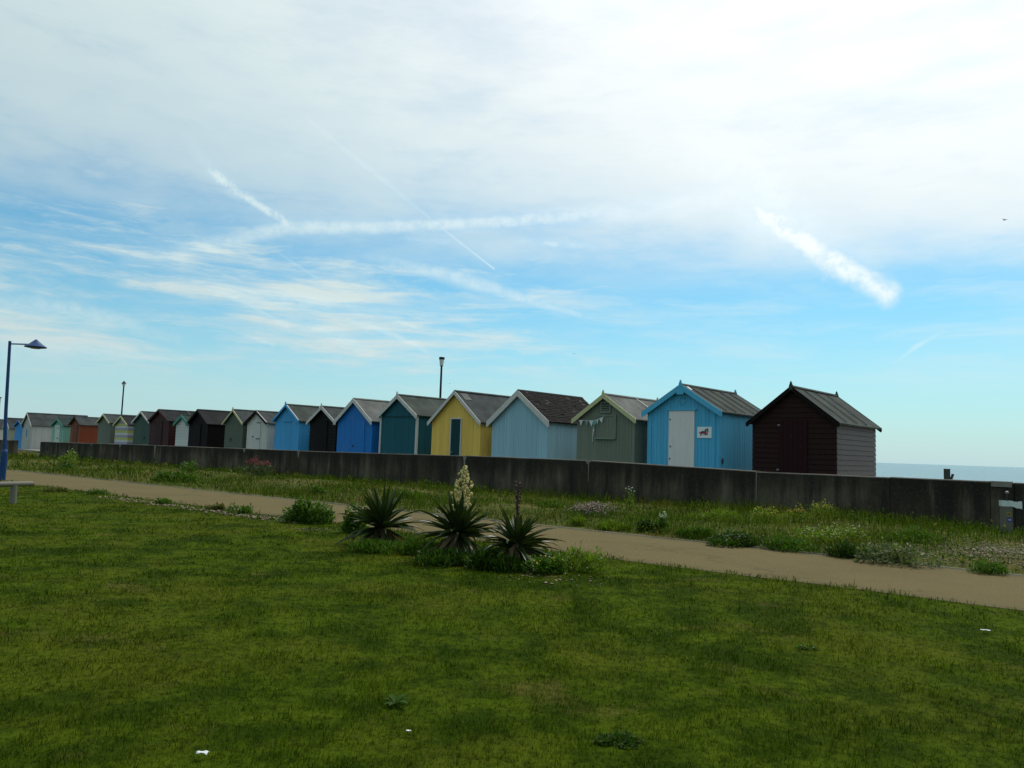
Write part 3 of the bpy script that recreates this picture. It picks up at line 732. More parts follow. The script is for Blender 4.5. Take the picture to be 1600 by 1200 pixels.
# --- long white
b = hut((36, 51, 46, 645, 664), 'longwhite', 'large off white hut with long grey roof seen through the gap in the wall', L=4.3, roof='grey', trim='w', boards='v', bw=.16, barge=.10)
x0, z1 = b['lx'](46, 680); MB().box(-.15, -.02, -.03, -.004, 1.0, 1.6).build('door_plate', paint('paint_azure_dark', (.03, .2, .42)), b['o'])
# --- bright blue
b = hut((24, 37, 30, 657, 666), 'bright', 'bright cobalt blue hut seen through the gap in the wall', L=2.4, roof='grey', trim='royal', boards='v', bw=.16, barge=.10)
# --- cream
b = hut((7, 16, 11, 653, 668), 'palecream', 'pale cream hut beside the cobalt blue hut', L=3.6, roof='grey', trim='w', boards='v', bw=.16, barge=.10)
b = hut((-14, -6, -10, 655, 668), 'offwhite', 'off white hut behind the blue lamp post', L=3.6, roof='grey', trim='w', boards='v', bw=.16, barge=.10)

# --- notice on the sky blue hut
def notice():
    o = blue['o']; M = o.matrix_basis
    x0, z1 = blue['lx'](1090, 667); x1, z0 = blue['lx'](1112.3, 684.5); zm = (z0 + z1) / 2; xm = (x0 + x1) / 2; w, h = abs(x1 - x0) / 2, abs(z1 - z0) / 2
    loc = Vector((o.location.x, o.location.y, o.location.z)) + Matrix.Rotation(o.rotation_euler.z, 3, 'Z') @ Vector((xm, -.006, zm))
    t = thing('notice', loc, o.rotation_euler.z, 'white notice board with red and black lettering on the sky blue hut', 'sign')
    MB().box(-w, w, -.014, 0, -h, h).build('board', plain('notice_white', (.70, .71, .71), .45, .06), t)
    red = plain('notice_red', (.42, .03, .09), .5, .1); blk = plain('notice_black', (.012, .02, .018), .5, .1)
    def stroke(pts, r, mat, name):
        mb = MB(); P = [(p[0] * w, p[1] * h) for p in pts]
        for (a, c) in zip(P[:-1], P[1:]):
            d = Vector((c[0] - a[0], c[1] - a[1])); n = Vector((-d.y, d.x)).normalized() * r
            k_ = len(mb.v); mb.v += [(a[0] + n.x, -.0165, a[1] + n.y), (a[0] - n.x, -.0165, a[1] - n.y), (c[0] - n.x, -.0165, c[1] - n.y), (c[0] + n.x, -.0165, c[1] + n.y)]
            mb.f.append((k_, k_ + 1, k_ + 2, k_ + 3))
        mb.build(name, mat, t)
    # red scrawled word
    stroke([(-.66, .02), (-.60, -.22), (-.50, .06), (-.46, -.18)], .018, red, 'red_letter')
    stroke([(-.38, -.22), (-.28, .08), (-.20, -.2), (-.12, .06), (-.05, -.2)], .026, red, 'red_letter')
    stroke([(0, -.2), (.06, .1), (.14, .02), (.02, -.08), (.18, -.22), (.26, .06)], .030, red, 'red_letter')
    stroke([(.12, -.36), (.3, -.38), (.36, -.30)], .014, red, 'red_letter')
    # black drawing running behind it
    stroke([(-.48, -.62), (-.50, -.42), (-.36, -.24), (-.30, -.06)], .014, blk, 'black_mark')
    stroke([(-.40, .16), (-.15, .20), (.05, .14), (.36, .18)], .012, blk, 'black_mark')
    stroke([(.06, .30), (.22, .52), (.38, .46), (.30, .34)], .022, blk, 'black_mark')
    stroke([(.44, .74), (.46, .52), (.52, .34)], .016, blk, 'black_mark')
    stroke([(.40, .06), (.56, .16), (.62, .10)], .014, blk, 'black_mark')
    stroke([(-.2, -.40), (-.05, -.44), (.34, -.40)], .009, blk, 'black_mark')
    stroke([(.40, -.08), (.46, -.30), (.40, -.44)], .012, blk, 'black_mark')
notice()
# --- bunting on the sage hut
def bunting():
    o = sage['o']; rot = Matrix.Rotation(o.rotation_euler.z, 3, 'Z')
    pts = [sage['lx'](*q) for q in ((908.5, 657), (917, 657.2), (925, 657.6), (931, 657.5), (937, 655.8), (945, 652.2))]
    t = thing('bunting', o.location + rot @ Vector((pts[0][0], -.11, pts[0][1])), o.rotation_euler.z, 'string of white and turquoise triangular bunting flags on the sage hut', 'bunting')
    bx, bz = pts[0]
    MB().tube([(x - bx, 0, z - bz) for x, z in [(pts[0][0] - .12, pts[0][1] + .05)] + pts + [(pts[-1][0] + .05, pts[-1][1] + .08)]], .008, 6).build('string', plain('string_white', (.6, .6, .58)), t)
    cw = plain('flag_white', (.55, .58, .55), .8, .15); ct = plain('flag_turquoise', (.10, .33, .30), .8, .2); cg = plain('flag_grey', (.22, .28, .27), .8, .2)
    fl = [((908.9, 657), (914, 657.2), (910.4, 666), cw), ((918, 657.2), (922, 657.4), (919.6, 667), cg), ((924.3, 657.6), (930.5, 657.6), (927.5, 667), cw),
          ((927.5, 657.6), (933, 657.2), (931.5, 667.4), ct), ((931.8, 657.4), (936.5, 656.2), (933.5, 664.8), ct), ((936.0, 656.3), (938.5, 655.6), (936.4, 664), cw), ((939.6, 655), (945.2, 652), (943.8, 661.4), cw)]
    for i, (a, b_, c, mt) in enumerate(fl):
        mb = MB(); P = [sage['lx'](*q) for q in (a, b_, c)]
        y = -.004 - .006 * (i % 3); q = [(x - bx, z - bz) for x, z in P]
        mb.prism(q, y - .003, y); f = mb.build('flag', mt, t)
    # loose tail hanging down
    P = [sage['lx'](*q) for q in ((930.2, 667), (930.8, 672), (929.6, 679), (929, 690))]
    MB().tube([(x - bx, -.004 - .003 * j, z - bz) for j, (x, z) in enumerate(P)], [.022, .026, .012, .008], 6).build('tail', cw, t)
bunting()

# ------------------------------------------------------------------ lamps, rail, posts
navy = paint('paint_navy_metal', (.010, .045, .150), .1, (.05, .03, .02), .4, (3, 3, 1))
def blue_lamp():
    b = ground(3.0, 750); sc = b.y / FPX
    t = thing('street_lamp', (b.x, b.y, 0), 0, 'navy blue lamp post with one arm and conical shade beside the path', 'street lamp')
    tp = at_depth(15.5, 533, b.y); Hh = tp.z
    lx, = (tp.x - b.x,)
    MB().lathe([(.085, -.05), (.085, .78), (.075, .82), (.05, .86)], 14).build('base_casing', navy, t)
    MB().box(-.03, .03, -.10, -.08, .30, .62).build('access_door', navy, t)
    MB().tube([(0, 0, .80), (lx * .5, 0, Hh * .5), (lx, 0, Hh)], [.052, .045, .038], 12).build('pole', navy, t)
    a = at_depth(16.5, 537.3, b.y); e = at_depth(43, 538, b.y); s0 = at_depth(55.5, 543, b.y)
    MB().tube([(lx, 0, a.z), (e.x - b.x + .05, 0, e.z)], .020, 10).build('arm', navy, t)
    sx = s0.x - b.x; z0 = s0.z; r = .285
    sh = MB().lathe([(r * .55, z0 - .02), (r * .98, z0), (r, z0 + .02), (r * .55, z0 + .11), (r * .14, z0 + .215), (.012, z0 + .235)], 28, (sx, 0)).build('lamp_shade', navy, t)
    MB().lathe([(r * .40, z0 - .035), (r * .5, z0 - .021)], 20, (sx, 0)).build('diffuser', plain('lamp_diffuser', (.25, .22, .19), .3, .05), t)
blue_lamp()
def tall_lamp(px, py_top, Y, label, style):
    tp = at_depth(px, py_top, Y); base = PROM; h = tp.z - base
    t = thing('street_lamp', (tp.x, Y, base), 0, label, 'street lamp', 'lamp standards along the promenade')
    dk = paint('paint_lamp_dark', (.010, .018, .035), .1, (.05, .03, .02), .4, (3, 3, 1))
    MB().lathe([(.14, 0), (.14, .08), (.09, .14), (.085, 1.1), (.06, 1.16)], 12).build('base_casing', dk, t)
    hh = .42
    MB().tube([(0, 0, 1.1), (0, 0, h - hh - .02)], [.062, .048], 10).build('pole', dk, t)
    gl = plain('lamp_glass', (.55, .56, .55), .12, .05)
    if style == 0:
        MB().lathe([(.06, h - hh - .03), (.10, h - hh)], 14).build('collar', dk, t)
        MB().lathe([(.085, h - hh), (.12, h - .12)], 14).build('lantern_glass', gl, t)
        MB().lathe([(.135, h - .12), (.14, h - .02), (.12, h)], 14).build('lantern_cap', dk, t)
    else:
        MB().lathe([(.05, h - hh - .03), (.08, h - hh)], 12).build('collar', dk, t)
        MB().lathe([(.08, h - hh), (.14, h - .20)], 8).build('lantern_glass', gl, t)
        MB().lathe([(.19, h - .21), (.17, h - .18), (.06, h - .08), (.02, h)], 12).build('lantern_cap', dk, t)
tall_lamp(690.5, 558, 37, 'slim dark lamp standard with drum lantern rising behind the teal and yellow huts', 0)
tall_lamp(194, 595, 58, 'slim lamp standard with pointed lantern rising behind the grey green hut', 1)
tall_lamp(.3, 620.5, 88, 'far lamp standard behind the blue lamp post', 0)

def knee_rail():
    g = ground(20, 786); wd = paint('rail_timber', (.16, .145, .115), .6, (.26, .24, .20))
    d = Vector((math.sin(R(28)), math.cos(R(28)), 0))
    t = thing('knee_rail', (g.x, g.y, 0), 0, 'weathered round timber knee rail on a short post at the lawn edge', 'rail')
    zc = .355
    def post(u): return MB().tube([(d.x * u, d.y * u, -.1), (d.x * u, d.y * u, zc - .02)], .058, 12)
    post(0).build('post', wd, t); post(-1.7).build('post', wd, t)
    e = None; u = .25
    while at(g, d, u, zc) < 51: u += .01
    MB().tube([(d.x * -1.95, d.y * -1.95, zc - .01), (d.x * -.5, d.y * -.5, zc + .004), (d.x * u, d.y * u, zc)], [.05, .052, .048], 14).build('rail', wd, t)
def project(p):
    q = CM.transposed() @ (Vector(p) - Vector((0, 0, EYE))); return 800 + FPX * q.x / -q.z, 600 - FPX * q.y / -q.z
def at(g, d, u, z): return project((g.x + d.x * u, g.y + d.y * u, z))[0]
knee_rail()

def marker_post():
    g = ground(1573, 838); s = g.length / FPX * 1.0
    g.x, g.y = g.x, g.y
    ang = math.atan2(-g.x, g.y) * .6
    t = thing('marker_post', (g.x, g.y, -.02), ang, 'short square waymarker post with arrow discs before the concrete wall', 'post')
    wd = paint('post_timber', (.115, .105, .085), .5, (.2, .18, .15)); w = .088
    hh = .655
    MB().prism([(-w, -w + .015), (-w + .015, -w), (w - .015, -w), (w, -w + .015), (w, w - .015), (w - .015, w), (-w + .015, w), (-w, w - .015)], 0, hh, 'z').build('post', wd, t)
    MB().tube([(.015, 0, hh), (.012, 0, hh + .12), (.02, 0, hh + .16)], [.012, .012, .008], 8).build('spike', iron, t)
    MB().lathe([(.012, hh + .155), (.035, hh + .17), (.03, hh + .20), (.008, hh + .21)], 10, (.02, 0)).build('spike_head', plain('dull_steel', (.16, .15, .14)), t)
    yl = plain('marker_yellow', (.20, .15, .015), .5, .1); bl = plain('marker_blue', (.02, .025, .16), .5, .1); wh = plain('marker_white', (.35, .38, .50), .5, .1)
    y = -w - .003
    MB().tube([(.02, -w + .002, .44), (.02, y, .44)], .046, 18).build('yellow_arrow_disc', yl, t)
    MB().tube([(.03, -w + .002, .335), (.03, y, .335)], .046, 18).build('blue_arrow_disc', bl, t)
    dk = plain('marker_dark', (.02, .02, .018), .6, .1)
    for zc, xc, mt in ((.44, .02, dk), (.335, .03, wh)):
        MB().prism([(xc - .028, zc - .008), (xc + .004, zc - .008), (xc + .004, zc - .022), (xc + .032, zc), (xc + .004, zc + .022), (xc + .004, zc + .008), (xc - .028, zc + .008)], y - .004, y - .001).build('arrow', mt, t)
    # torn white tape tied round the top, its end blown out sideways
    tp = thing('tape', (g.x, g.y, .56), ang, 'torn white plastic tape tied round the waymarker post', 'tape')
    wm = plain('tape_white', (.46, .52, .50), .4, .2, scale=20)
    mb = MB(); r = w + .006; z0, z1 = 0.0, .105
    for x, yy in ((-r, -r), (r, -r), (r, r), (-r, r)): mb.v += [(x, yy, z0), (x, yy, z1)]
    for q in range(4): a, c = 2 * q, 2 * ((q + 1) % 4); mb.f.append((a, c, c + 1, a + 1))
    mb.build('band', wm, tp)
    mb = MB(); N = 9
    for q in range(N + 1):
        f = q / N; x = .035 + .21 * f; yy = -r - .008 - .03 * math.sin(f * 5) * f
        mb.v += [(x, yy, .012 - .055 * f + .006 * math.sin(f * 9)), (x, yy + .006, .10 + .006 * math.sin(f * 7 + 1))]
    for q in range(N): mb.f.append((2 * q, 2 * q + 2, 2 * q + 3, 2 * q + 1))
    f = mb.build('loose_end', wm, tp)
    so_ = f.modifiers.new('thick', 'SOLIDIFY'); so_.thickness = .003
marker_post()
def groyne_post():
    Y = 44.0; tp = at_depth(1479.5, 732.5, Y); w = 3.2 * Y / FPX
    zb = gz1(tp.x, Y) - .3
    t = thing('groyne_post', (tp.x, Y, zb), .2, 'dark timber groyne post showing above the sea wall against the sea', 'post')
    wd = paint('groyne_timber', (.035, .040, .038), .4)
    MB().prism([(-w, -w), (w, -w), (w, w), (-w, w)], 0, tp.z - zb, 'z').build('post', wd, t)
    b_ = at_depth(1488, 741.5, Y)
    MB().tube([(0, -.1, tp.z - zb - 1.0), (b_.x - tp.x, -.1, b_.z - zb + .02)], .07, 8).build('brace', wd, t)
groyne_post()
def gull(px, py, span_px, label, flap, rz):
    Y = 1.3 * FPX / span_px; c = at_depth(px, py, Y)
    t = thing('gull', c, rz, label, 'bird', 'gulls in the sky')
    m = plain('gull_grey', (.10, .11, .12), .7, .2)
    MB().tube([(0, -.26, 0), (0, -.18, .0), (0, -.05, -.01), (0, .1, 0), (0, .24, .01), (0, .30, .01)], [.02, .05, .075, .065, .03, .03], 8).build('body', m, t, True)
    for s in (-1, 1):
        mb = MB(); n = 6
        for q in range(n + 1):
            f = q / n; x = s * (.04 + .62 * f); z = .02 + flap * (f * .35 if f < .45 else .1575 - (f - .45) * .12)
            ch = .13 * (1 - f * .85); y0 = .04 - .10 * max(0, f - .4)
            mb.v += [(x, y0 + ch * .4, z), (x, y0 - ch, z - .01)]
        for q in range(n): mb.f.append((2 * q, 2 * q + 2, 2 * q + 3, 2 * q + 1))
        o = mb.build('wing', m, t); sd = o.modifiers.new('thick', 'SOLIDIFY'); sd.thickness = .015
gull(1570, 343.5, 14, 'gull gliding in clear sky below the bright cloud', .55, .35)
gull(897, 553, 6.5, 'tiny far gull low in the sky above the pale blue and sage huts', .8, -.6)
gull(703, 599.5, 5, 'tiny far gull just above the yellow hut roof', .9, .8)

# ------------------------------------------------------------------ grass
lawn_m = blades('lawn_blade', lawn_colour, .32, .5)
verge_m = blades('verge_blade', verge_colour, .35, .55)
def blade_field(name, n, d0, d1, a0, a1, keep, hgt, wid, mat, lean=.5):
    d = np.exp(rng.uniform(math.log(d0), math.log(d1), n)); a = rng.uniform(R(a0), R(a1), n)
    x = d * np.sin(a); y = d * np.cos(a)
    kk = keep(x, y); x, y, d = x[kk], y[kk], d[kk]; n = len(x)
    h = hgt(x, y, d); w = wid(d) * rng.uniform(.6, 1.3, n)
    yaw = rng.uniform(0, 2 * math.pi, n); la = rng.uniform(0, 2 * math.pi, n); ll = h * rng.uniform(.1, 1, n) * lean
    bx, by = np.cos(yaw) * w / 2, np.sin(yaw) * w / 2; z = gz(x, y) - .004
    lx, ly = np.cos(la) * ll, np.sin(la) * ll
    V = np.empty((n, 5, 3))
    V[:, 0] = np.stack([x - bx, y - by, z], 1); V[:, 1] = np.stack([x + bx, y + by, z], 1)
    V[:, 2] = np.stack([x - bx * .75 + lx * .35, y - by * .75 + ly * .35, z + h * .6], 1); V[:, 3] = np.stack([x + bx * .75 + lx * .35, y + by * .75 + ly * .35, z + h * .6], 1)
    V[:, 4] = np.stack([x + lx, y + ly, z + h * .98], 1)
    i = np.arange(n)[:, None] * 5
    F = np.concatenate([i + np.array([[0, 1, 3]]), i + np.array([[0, 3, 2]]), i + np.array([[2, 3, 4]])])
    me = tri_mesh(name, V.reshape(-1, 3), F, mat)
    return link(name, me)
NV = lambda x, y: x * PN[0] + y * PN[1]
def lawn_keep(x, y): return NV(x, y) < N_NEAR + .05 + .34 * (vnoise(x * 2.2 + 9, y * 2.2 + 9, 8) - .42) + .1 * (rng.random(len(x)) - .5)
def lawn_h(x, y, d):
    c = vnoise(x * 3 + 40, y * 3 + 40, 1) * .5 + vnoise(x * 8 + 40, y * 8 + 40, 2) * .5
    t = .6 + 1.0 * np.clip((c - .35) * 2, 0, 1)
    edge = np.clip((NV(x, y) - N_NEAR + .5) / .5, 0, 1)
    return rng.uniform(.012, .034, len(x)) * t * (1 + .8 * edge) * (1 + .012 * d) * np.where(rng.random(len(x)) < .03, rng.uniform(1.4, 2.4, len(x)), 1)
g = blade_field('lawn_grass', 330000, 2.3, 34, -50, 50, lawn_keep, lawn_h, lambda d: .0036 * np.maximum(1, d / 3.6), lawn_m, 1.0)
tag(g, 'short mown patchy lawn grass in front of the path', 'grass', kind='stuff')
gravel_c = [ground(1560, 872), ground(1500, 862)]
def verge_keep(x, y):
    n = NV(x, y); ok = (n > N_FAR + .02 - .22 * (vnoise(x * 1.7 + 9, y * 1.7 + 9, 9) - .3) * (vnoise(x * 5 + 9, y * 5 + 9, 9))) & (n < N_WALL - .02)
    gr = np.clip(1.2 - np.hypot(x - gravel_c[0].x - .4, (y - gravel_c[0].y)) / 1.7, 0, 1)
    return ok & (rng.random(len(x)) > gr * .96) & (vnoise(x * 1.1 + 70, y * 1.1 + 70, 4) + rng.random(len(x)) * .5 > .42)
def verge_h(x, y, d):
    n = NV(x, y); c = vnoise(x * .9 + 70, y * .9 + 70, 6) * .6 + vnoise(x * 2.6 + 70, y * 2.6, 7) * .4
    near_wall = np.clip((n - N_WALL + 2.2) / 2.0, 0, 1)
    return rng.uniform(.3, 1, len(x)) ** 1.3 * (.08 + .24 * np.clip((c - .3) * 2.2, 0, 1) + .14 * near_wall)
g = blade_field('verge_grass', 300000, 7.5, 60, -50, 44, verge_keep, verge_h, lambda d: .0055 * np.maximum(1, d / 10), verge_m, .6)
tag(g, 'rough uncut grass and dry stalks between the path and the wall', 'grass', kind='stuff')
def beyond_keep(x, y):
    n = NV(x, y); s = x * ROWN[0] + y * ROWN[1]
    return (n > N_WALL - .3) & (s < S0 - .9) & (x < -24)
g = blade_field('gap_grass', 16000, 34, 75, -50, -28, beyond_keep, lambda x, y, d: rng.uniform(.03, .16, len(x)), lambda d: .02 + 0 * d, verge_m, .6)
tag(g, 'thin dry grass in the gap of the wall before the huts', 'grass', kind='stuff')

# low broad-leaved weeds mixed through the verge
def verge_weeds(n=90000):
    d = np.exp(rng.uniform(math.log(8), math.log(48), n)); a = rng.uniform(R(-48), R(44), n); x = d * np.sin(a); y = d * np.cos(a); nn = NV(x, y)
    c_ = vnoise(x * .8 + 90, y * .8 + 90, 21) * .6 + vnoise(x * 2.7 + 90, y * 2.7 + 90, 22) * .4
    kk = (c_ + rng.normal(0, .05, n) > .55) & (nn > N_FAR + .1) & (nn < N_WALL - .15); x, y, d, c_ = x[kk], y[kk], d[kk], c_[kk]; n = len(x)
    L = rng.uniform(.03, .075, n) * np.maximum(1, d / 16); z = gz(x, y) + rng.uniform(.0, 1, n) * .32 * np.clip((c_ - .5) * 3, .15, 1); a = rng.uniform(0, 6.28, n); e = rng.normal(.5, .5, n)
    D = np.stack([np.cos(a) * np.cos(e), np.sin(a) * np.cos(e), np.sin(e)], 1); S = np.stack([-np.sin(a), np.cos(a), rng.normal(0, .4, n)], 1); P = np.stack([x, y, z], 1); L = L[:, None]
    V = np.stack([P, P + D * L * .5 + S * L * .28, P + D * L, P + D * L * .5 - S * L * .28], 1)
    q = np.arange(n)[:, None] * 4; F = np.concatenate([q + np.array([[0, 1, 2]]), q + np.array([[0, 2, 3]])])
    tag(link('verge_weeds', tri_mesh('verge_weeds', V.reshape(-1, 3), F, leafy('verge_weed_leaf', (.040, .072, .008), .35, .7, .6, .03))), 'low broad leaved weeds mixed through the verge grass', 'weeds', kind='stuff')
verge_weeds()
# pebbles
def pebble_mesh():
    P = []; F = []
    base = [(1, 0, 0), (0, 1, 0), (-1, 0, 0), (0, -1, 0), (0, 0, .8), (0, 0, -.6), (.7, .7, .2), (-.7, .7, .2), (-.7, -.7, .2), (.7, -.7, .2)]
    f = [(0, 6, 4), (6, 1, 4), (1, 7, 4), (7, 2, 4), (2, 8, 4), (8, 3, 4), (3, 9, 4), (9, 0, 4), (0, 5, 6), (6, 5, 1), (1, 5, 7), (7, 5, 2), (2, 5, 8), (8, 5, 3), (3, 5, 9), (9, 5, 0)]
    return np.array(base), np.array(f)
def pebbles(name, pts, size, label, cols=((.11, .080, .040), (.32, .245, .145))):
    bv, bf = pebble_mesh(); n = len(pts); s = rng.uniform(.4, 1, (n, 1, 1)) ** 1.6 * size
    V = bv[None] * s * rng.uniform(.6, 1.2, (n, 1, 3)) ; a = rng.uniform(0, 6.28, n); c, q = np.cos(a)[:, None], np.sin(a)[:, None]
    X = V[:, :, 0] * c - V[:, :, 1] * q; Y = V[:, :, 0] * q + V[:, :, 1] * c
    V = np.stack([X + pts[:, 0:1], Y + pts[:, 1:2], V[:, :, 2] * .7 + gz(pts[:, 0], pts[:, 1])[:, None] + .006], -1)
    F = (np.arange(n)[:, None, None] * len(bv) + bf[None]).reshape(-1, 3)
    mm = MATS.get('pebble')
    if not mm:
        mm, k, b, o = material('pebble'); isl = k.node('ShaderNodeNewGeometry').outputs['Random Per Island']
        k.put(b.inputs['Base Color'], k.mix(k.m('POWER', isl, 1.6), cols[0], cols[1])); b.inputs['Roughness'].default_value = .7
    me = tri_mesh(name, V.reshape(-1, 3), F, mm); me.polygons.foreach_set('use_smooth', [True] * len(me.polygons))
    return tag(link(name, me), label, 'gravel', kind='stuff')
c = gravel_c[0]
p = np.stack([rng.normal(c.x + .5, 1.2, 3000), rng.normal(c.y, .75, 3000)], 1); nn = p @ PN; p = p[(nn > N_FAR + .05) & (nn < N_WALL - 1.2)]
pebbles('shingle_patch', p, .026, 'pale pebbles showing through the grass near the waymarker post')
A_, B_ = ground(165, 776), ground(470, 818); t_ = rng.random(1100) ** .8; 
p = np.stack([A_.x + (B_.x - A_.x) * t_, A_.y + (B_.y - A_.y) * t_], 1) + rng.normal(0, 1, (1100, 1)) * PN[None] * .12 + rng.normal(0, .05, (1100, 2)); p = p[(p @ PN) < N_NEAR + .05][::2]
pebbles('pebble_strip', p, .038, 'scatter of pale pebbles along the lawn edge of the path')
p = np.concatenate([np.stack([rng.normal(ground(x, y).x, .3, 70), rng.normal(ground(x, y).y, .2, 70)], 1) for x, y in ((490, 828), (860, 905))])
pebbles('pebble_scatter', p, .022, 'few small pebbles in thin turf near the yuccas')

# ------------------------------------------------------------------ plants
def leaf_cloud(n, rx, ry, rz, size, up=.4, dome=True, seed=0, lobes=5, fan=.5):
    """many small pointed leaves through an uneven, lobed crown"""
    r_ = np.random.default_rng(seed)
    cx = np.concatenate([[0], r_.uniform(-.6, .6, lobes)]) * rx; cy = np.concatenate([[0], r_.uniform(-.6, .6, lobes)]) * ry; cs = np.concatenate([[.75], r_.uniform(.3, .6, lobes)])
    ch = np.concatenate([[.75], r_.uniform(.4, 1.0, lobes)])
    i = r_.integers(0, lobes + 1, n); u = r_.normal(size=(n, 3)); u /= np.linalg.norm(u, axis=1)[:, None]
    rad = r_.uniform(.35, 1, n) ** .5
    P = np.stack([cx[i] + u[:, 0] * rad * cs[i] * rx, cy[i] + u[:, 1] * rad * cs[i] * ry, np.abs(u[:, 2]) * rad * ch[i] * rz], 1)
    a = np.arctan2(u[:, 1], u[:, 0]) + r_.normal(0, .9, n); el = r_.normal(up, .5, n)
    D = np.stack([np.cos(a) * np.cos(el), np.sin(a) * np.cos(el), np.sin(el)], 1)
    S = np.cross(D, r_.normal(size=(n, 3)) * .6 + np.array([0, 0, 1])); S /= np.linalg.norm(S, axis=1)[:, None]
    L = size * r_.uniform(.5, 1.3, n)[:, None]; w = L * fan * .5
    Nn = np.cross(D, S)
    V = np.stack([P, P + D * L * .45 + S * w + Nn * L * .06, P + D * L - Nn * L * .12, P + D * L * .45 - S * w + Nn * L * .06], 1)
    V[:, :, 2] = np.maximum(V[:, :, 2], .004)
    i4 = np.arange(n)[:, None] * 4
    F = np.concatenate([i4 + np.array([[0, 1, 2]]), i4 + np.array([[0, 2, 3]])])
    return V.reshape(-1, 3), F, P
def bush(px, py, wpx, hpx, label, mat, name='bush', n=900, leaf=.07, cat='plant', ry=None, seed=1, up=.4, fan=.5, flowers=None, stems=8, group=None, lobes=5):
    g = ground(px, py); s = g.length / FPX
    rx, rz = wpx / 2 * s, hpx * s; ry = ry or rx * .75
    g.z = gz1(g.x, g.y)
    t = thing(name, g, 0, label, cat, group)
    V, F, P = leaf_cloud(n, rx, ry, rz, leaf, up, True, seed, lobes, fan)
    me = tri_mesh('foliage', V, F, mat); tag(link('foliage', me, t), kind='stuff')
    mb = MB(); r_ = random.Random(seed)
    for q in range(stems):
        e = P[r_.randrange(len(P))]; mb.tube([(e[0] * .2, e[1] * .2, -.02), (e[0] * .6, e[1] * .6, e[2] * .55), tuple(e)], [.009, .007, .003], 5)
    mb.build('stems', leafy('stem_green', (.07, .09, .02), .1), t)
    if flowers:
        fm, nf, fs, zlo = flowers
        r2 = np.random.default_rng(seed + 5)
        pick = P[P[:, 2] > rz * zlo]; 
        if len(pick) == 0: pick = P
        q = pick[r2.integers(0, len(pick), nf)] + r2.normal(0, fs * .5, (nf, 3)); q[:, 2] += fs * 1.5 + rz * .12 * r2.random(nf)
        bv, bf = pebble_mesh(); VV = bv[None] * r2.uniform(.5, 1.1, (nf, 1, 1)) * fs + q[:, None]
        FF = (np.arange(nf)[:, None, None] * len(bv) + bf[None]).reshape(-1, 3)
        tag(link('flowers', tri_mesh('flowers', VV.reshape(-1, 3), FF, fm), t), kind='stuff')
    return t
G1 = leafy('leaf_mid', (.055, .115, .010)); G2 = leafy('leaf_dark', (.026, .060, .006)); G3 = leafy('leaf_light', (.115, .175, .014)); G4 = leafy('leaf_grey', (.085, .11, .045)); G5 = leafy('leaf_olive', (.085, .095, .022))
fl = lambda n, c: plain(n, c, .7, .25, scale=40)
bush(487, 816, 92, 38, 'dense leafy green bush at the path edge left of the yuccas', G1, 'leafy_bush', 2200, .075, seed=2)
bush(556, 832, 40, 48, 'leafy green bush tucked behind the left yucca', G1, 'leafy_bush', 900, .07, seed=3)
bush(900, 893, 90, 42, 'bright green bushy weeds beside the yucca with the dead flower spike', G3, 'weed_clump', 1100, .05, seed=4, up=.9, fan=.35, flowers=(fl('flower_white', (.6, .6, .52)), 8, .012, .3))
bush(850, 895, 80, 34, 'green herbs with small yellow flowers at the foot of the right yucca', G1, 'weed_clump', 1500, .05, seed=5, flowers=(fl('flower_yellow', (.55, .42, .04)), 26, .014, .3))
bush(765, 890, 96, 30, 'dark low weeds under the middle and right yuccas', G2, 'weed_clump', 2400, .085, seed=6, up=1.0, fan=.2)
bush(655, 866, 80, 22, 'low green weeds between the left and middle yuccas', G1, 'weed_clump', 1500, .07, seed=7, up=1.1, fan=.2)
bush(700, 882, 110, 24, 'dark weeds round the trunk of the flowering yucca', G2, 'weed_clump', 1800, .085, seed=17, up=1.0, fan=.2)
bush(592, 862, 92, 18, 'low weeds round the foot of the left yucca', G1, 'weed_clump', 1500, .07, seed=18, up=1.1, fan=.18)
# verge plants
bush(268, 752, 74, 19, 'spreading green clump in the verge below the tarred hut', G1, 'verge_plant', 1300, .10, seed=8)
bush(290, 742, 34, 20, 'upright green clump by the wall behind the spreading clump', G1, 'verge_plant', 600, .09, seed=9)
bush(104, 729, 30, 26, 'leafy plant growing against the end of the sea wall', G3, 'verge_plant', 500, .10, seed=10)
bush(106, 733, 34, 12, 'low green plant in front of the wall end', G2, 'verge_plant', 400, .09, seed=11)
bush(497, 775, 22, 18, 'small dark green plant standing alone in the verge', G1, 'verge_plant', 420, .07, seed=12)
bush(400, 745, 54, 28, 'red valerian in flower against the wall', leafy('leaf_valerian', (.05, .07, .025)), 'valerian', 1100, .08, seed=13, flowers=(fl('flower_red', (.26, .016, .045)), 260, .022, .45))
bush(914, 808, 118, 20, 'wide patch of pale pink thrift in the verge', G4, 'thrift_patch', 1400, .05, seed=14, flowers=(fl('flower_pink', (.46, .28, .30)), 700, .015, .2), lobes=9)
bush(903, 822, 34, 17, 'fine green tuft in front of the pink thrift', G3, 'verge_plant', 800, .06, seed=15, up=1.1, fan=.2)
bush(1035, 834, 28, 30, 'pale flowered umbel plant at the far edge of the path', G1, 'umbel_plant', 700, .06, seed=16, flowers=(fl('flower_cream', (.42, .46, .25)), 120, .016, .6))
bush(1012, 832, 34, 22, 'dark weed beside the pale umbel plant', G2, 'verge_plant', 600, .06, seed=19)
bush(1160, 852, 120, 22, 'long low dark green clump along the far path edge', G2, 'verge_plant', 1700, .06, seed=20, lobes=8)
bush(1395, 882, 110, 40, 'broad grey green clump of weeds beside the path', G4, 'verge_plant', 1100, .06, seed=21, lobes=8)
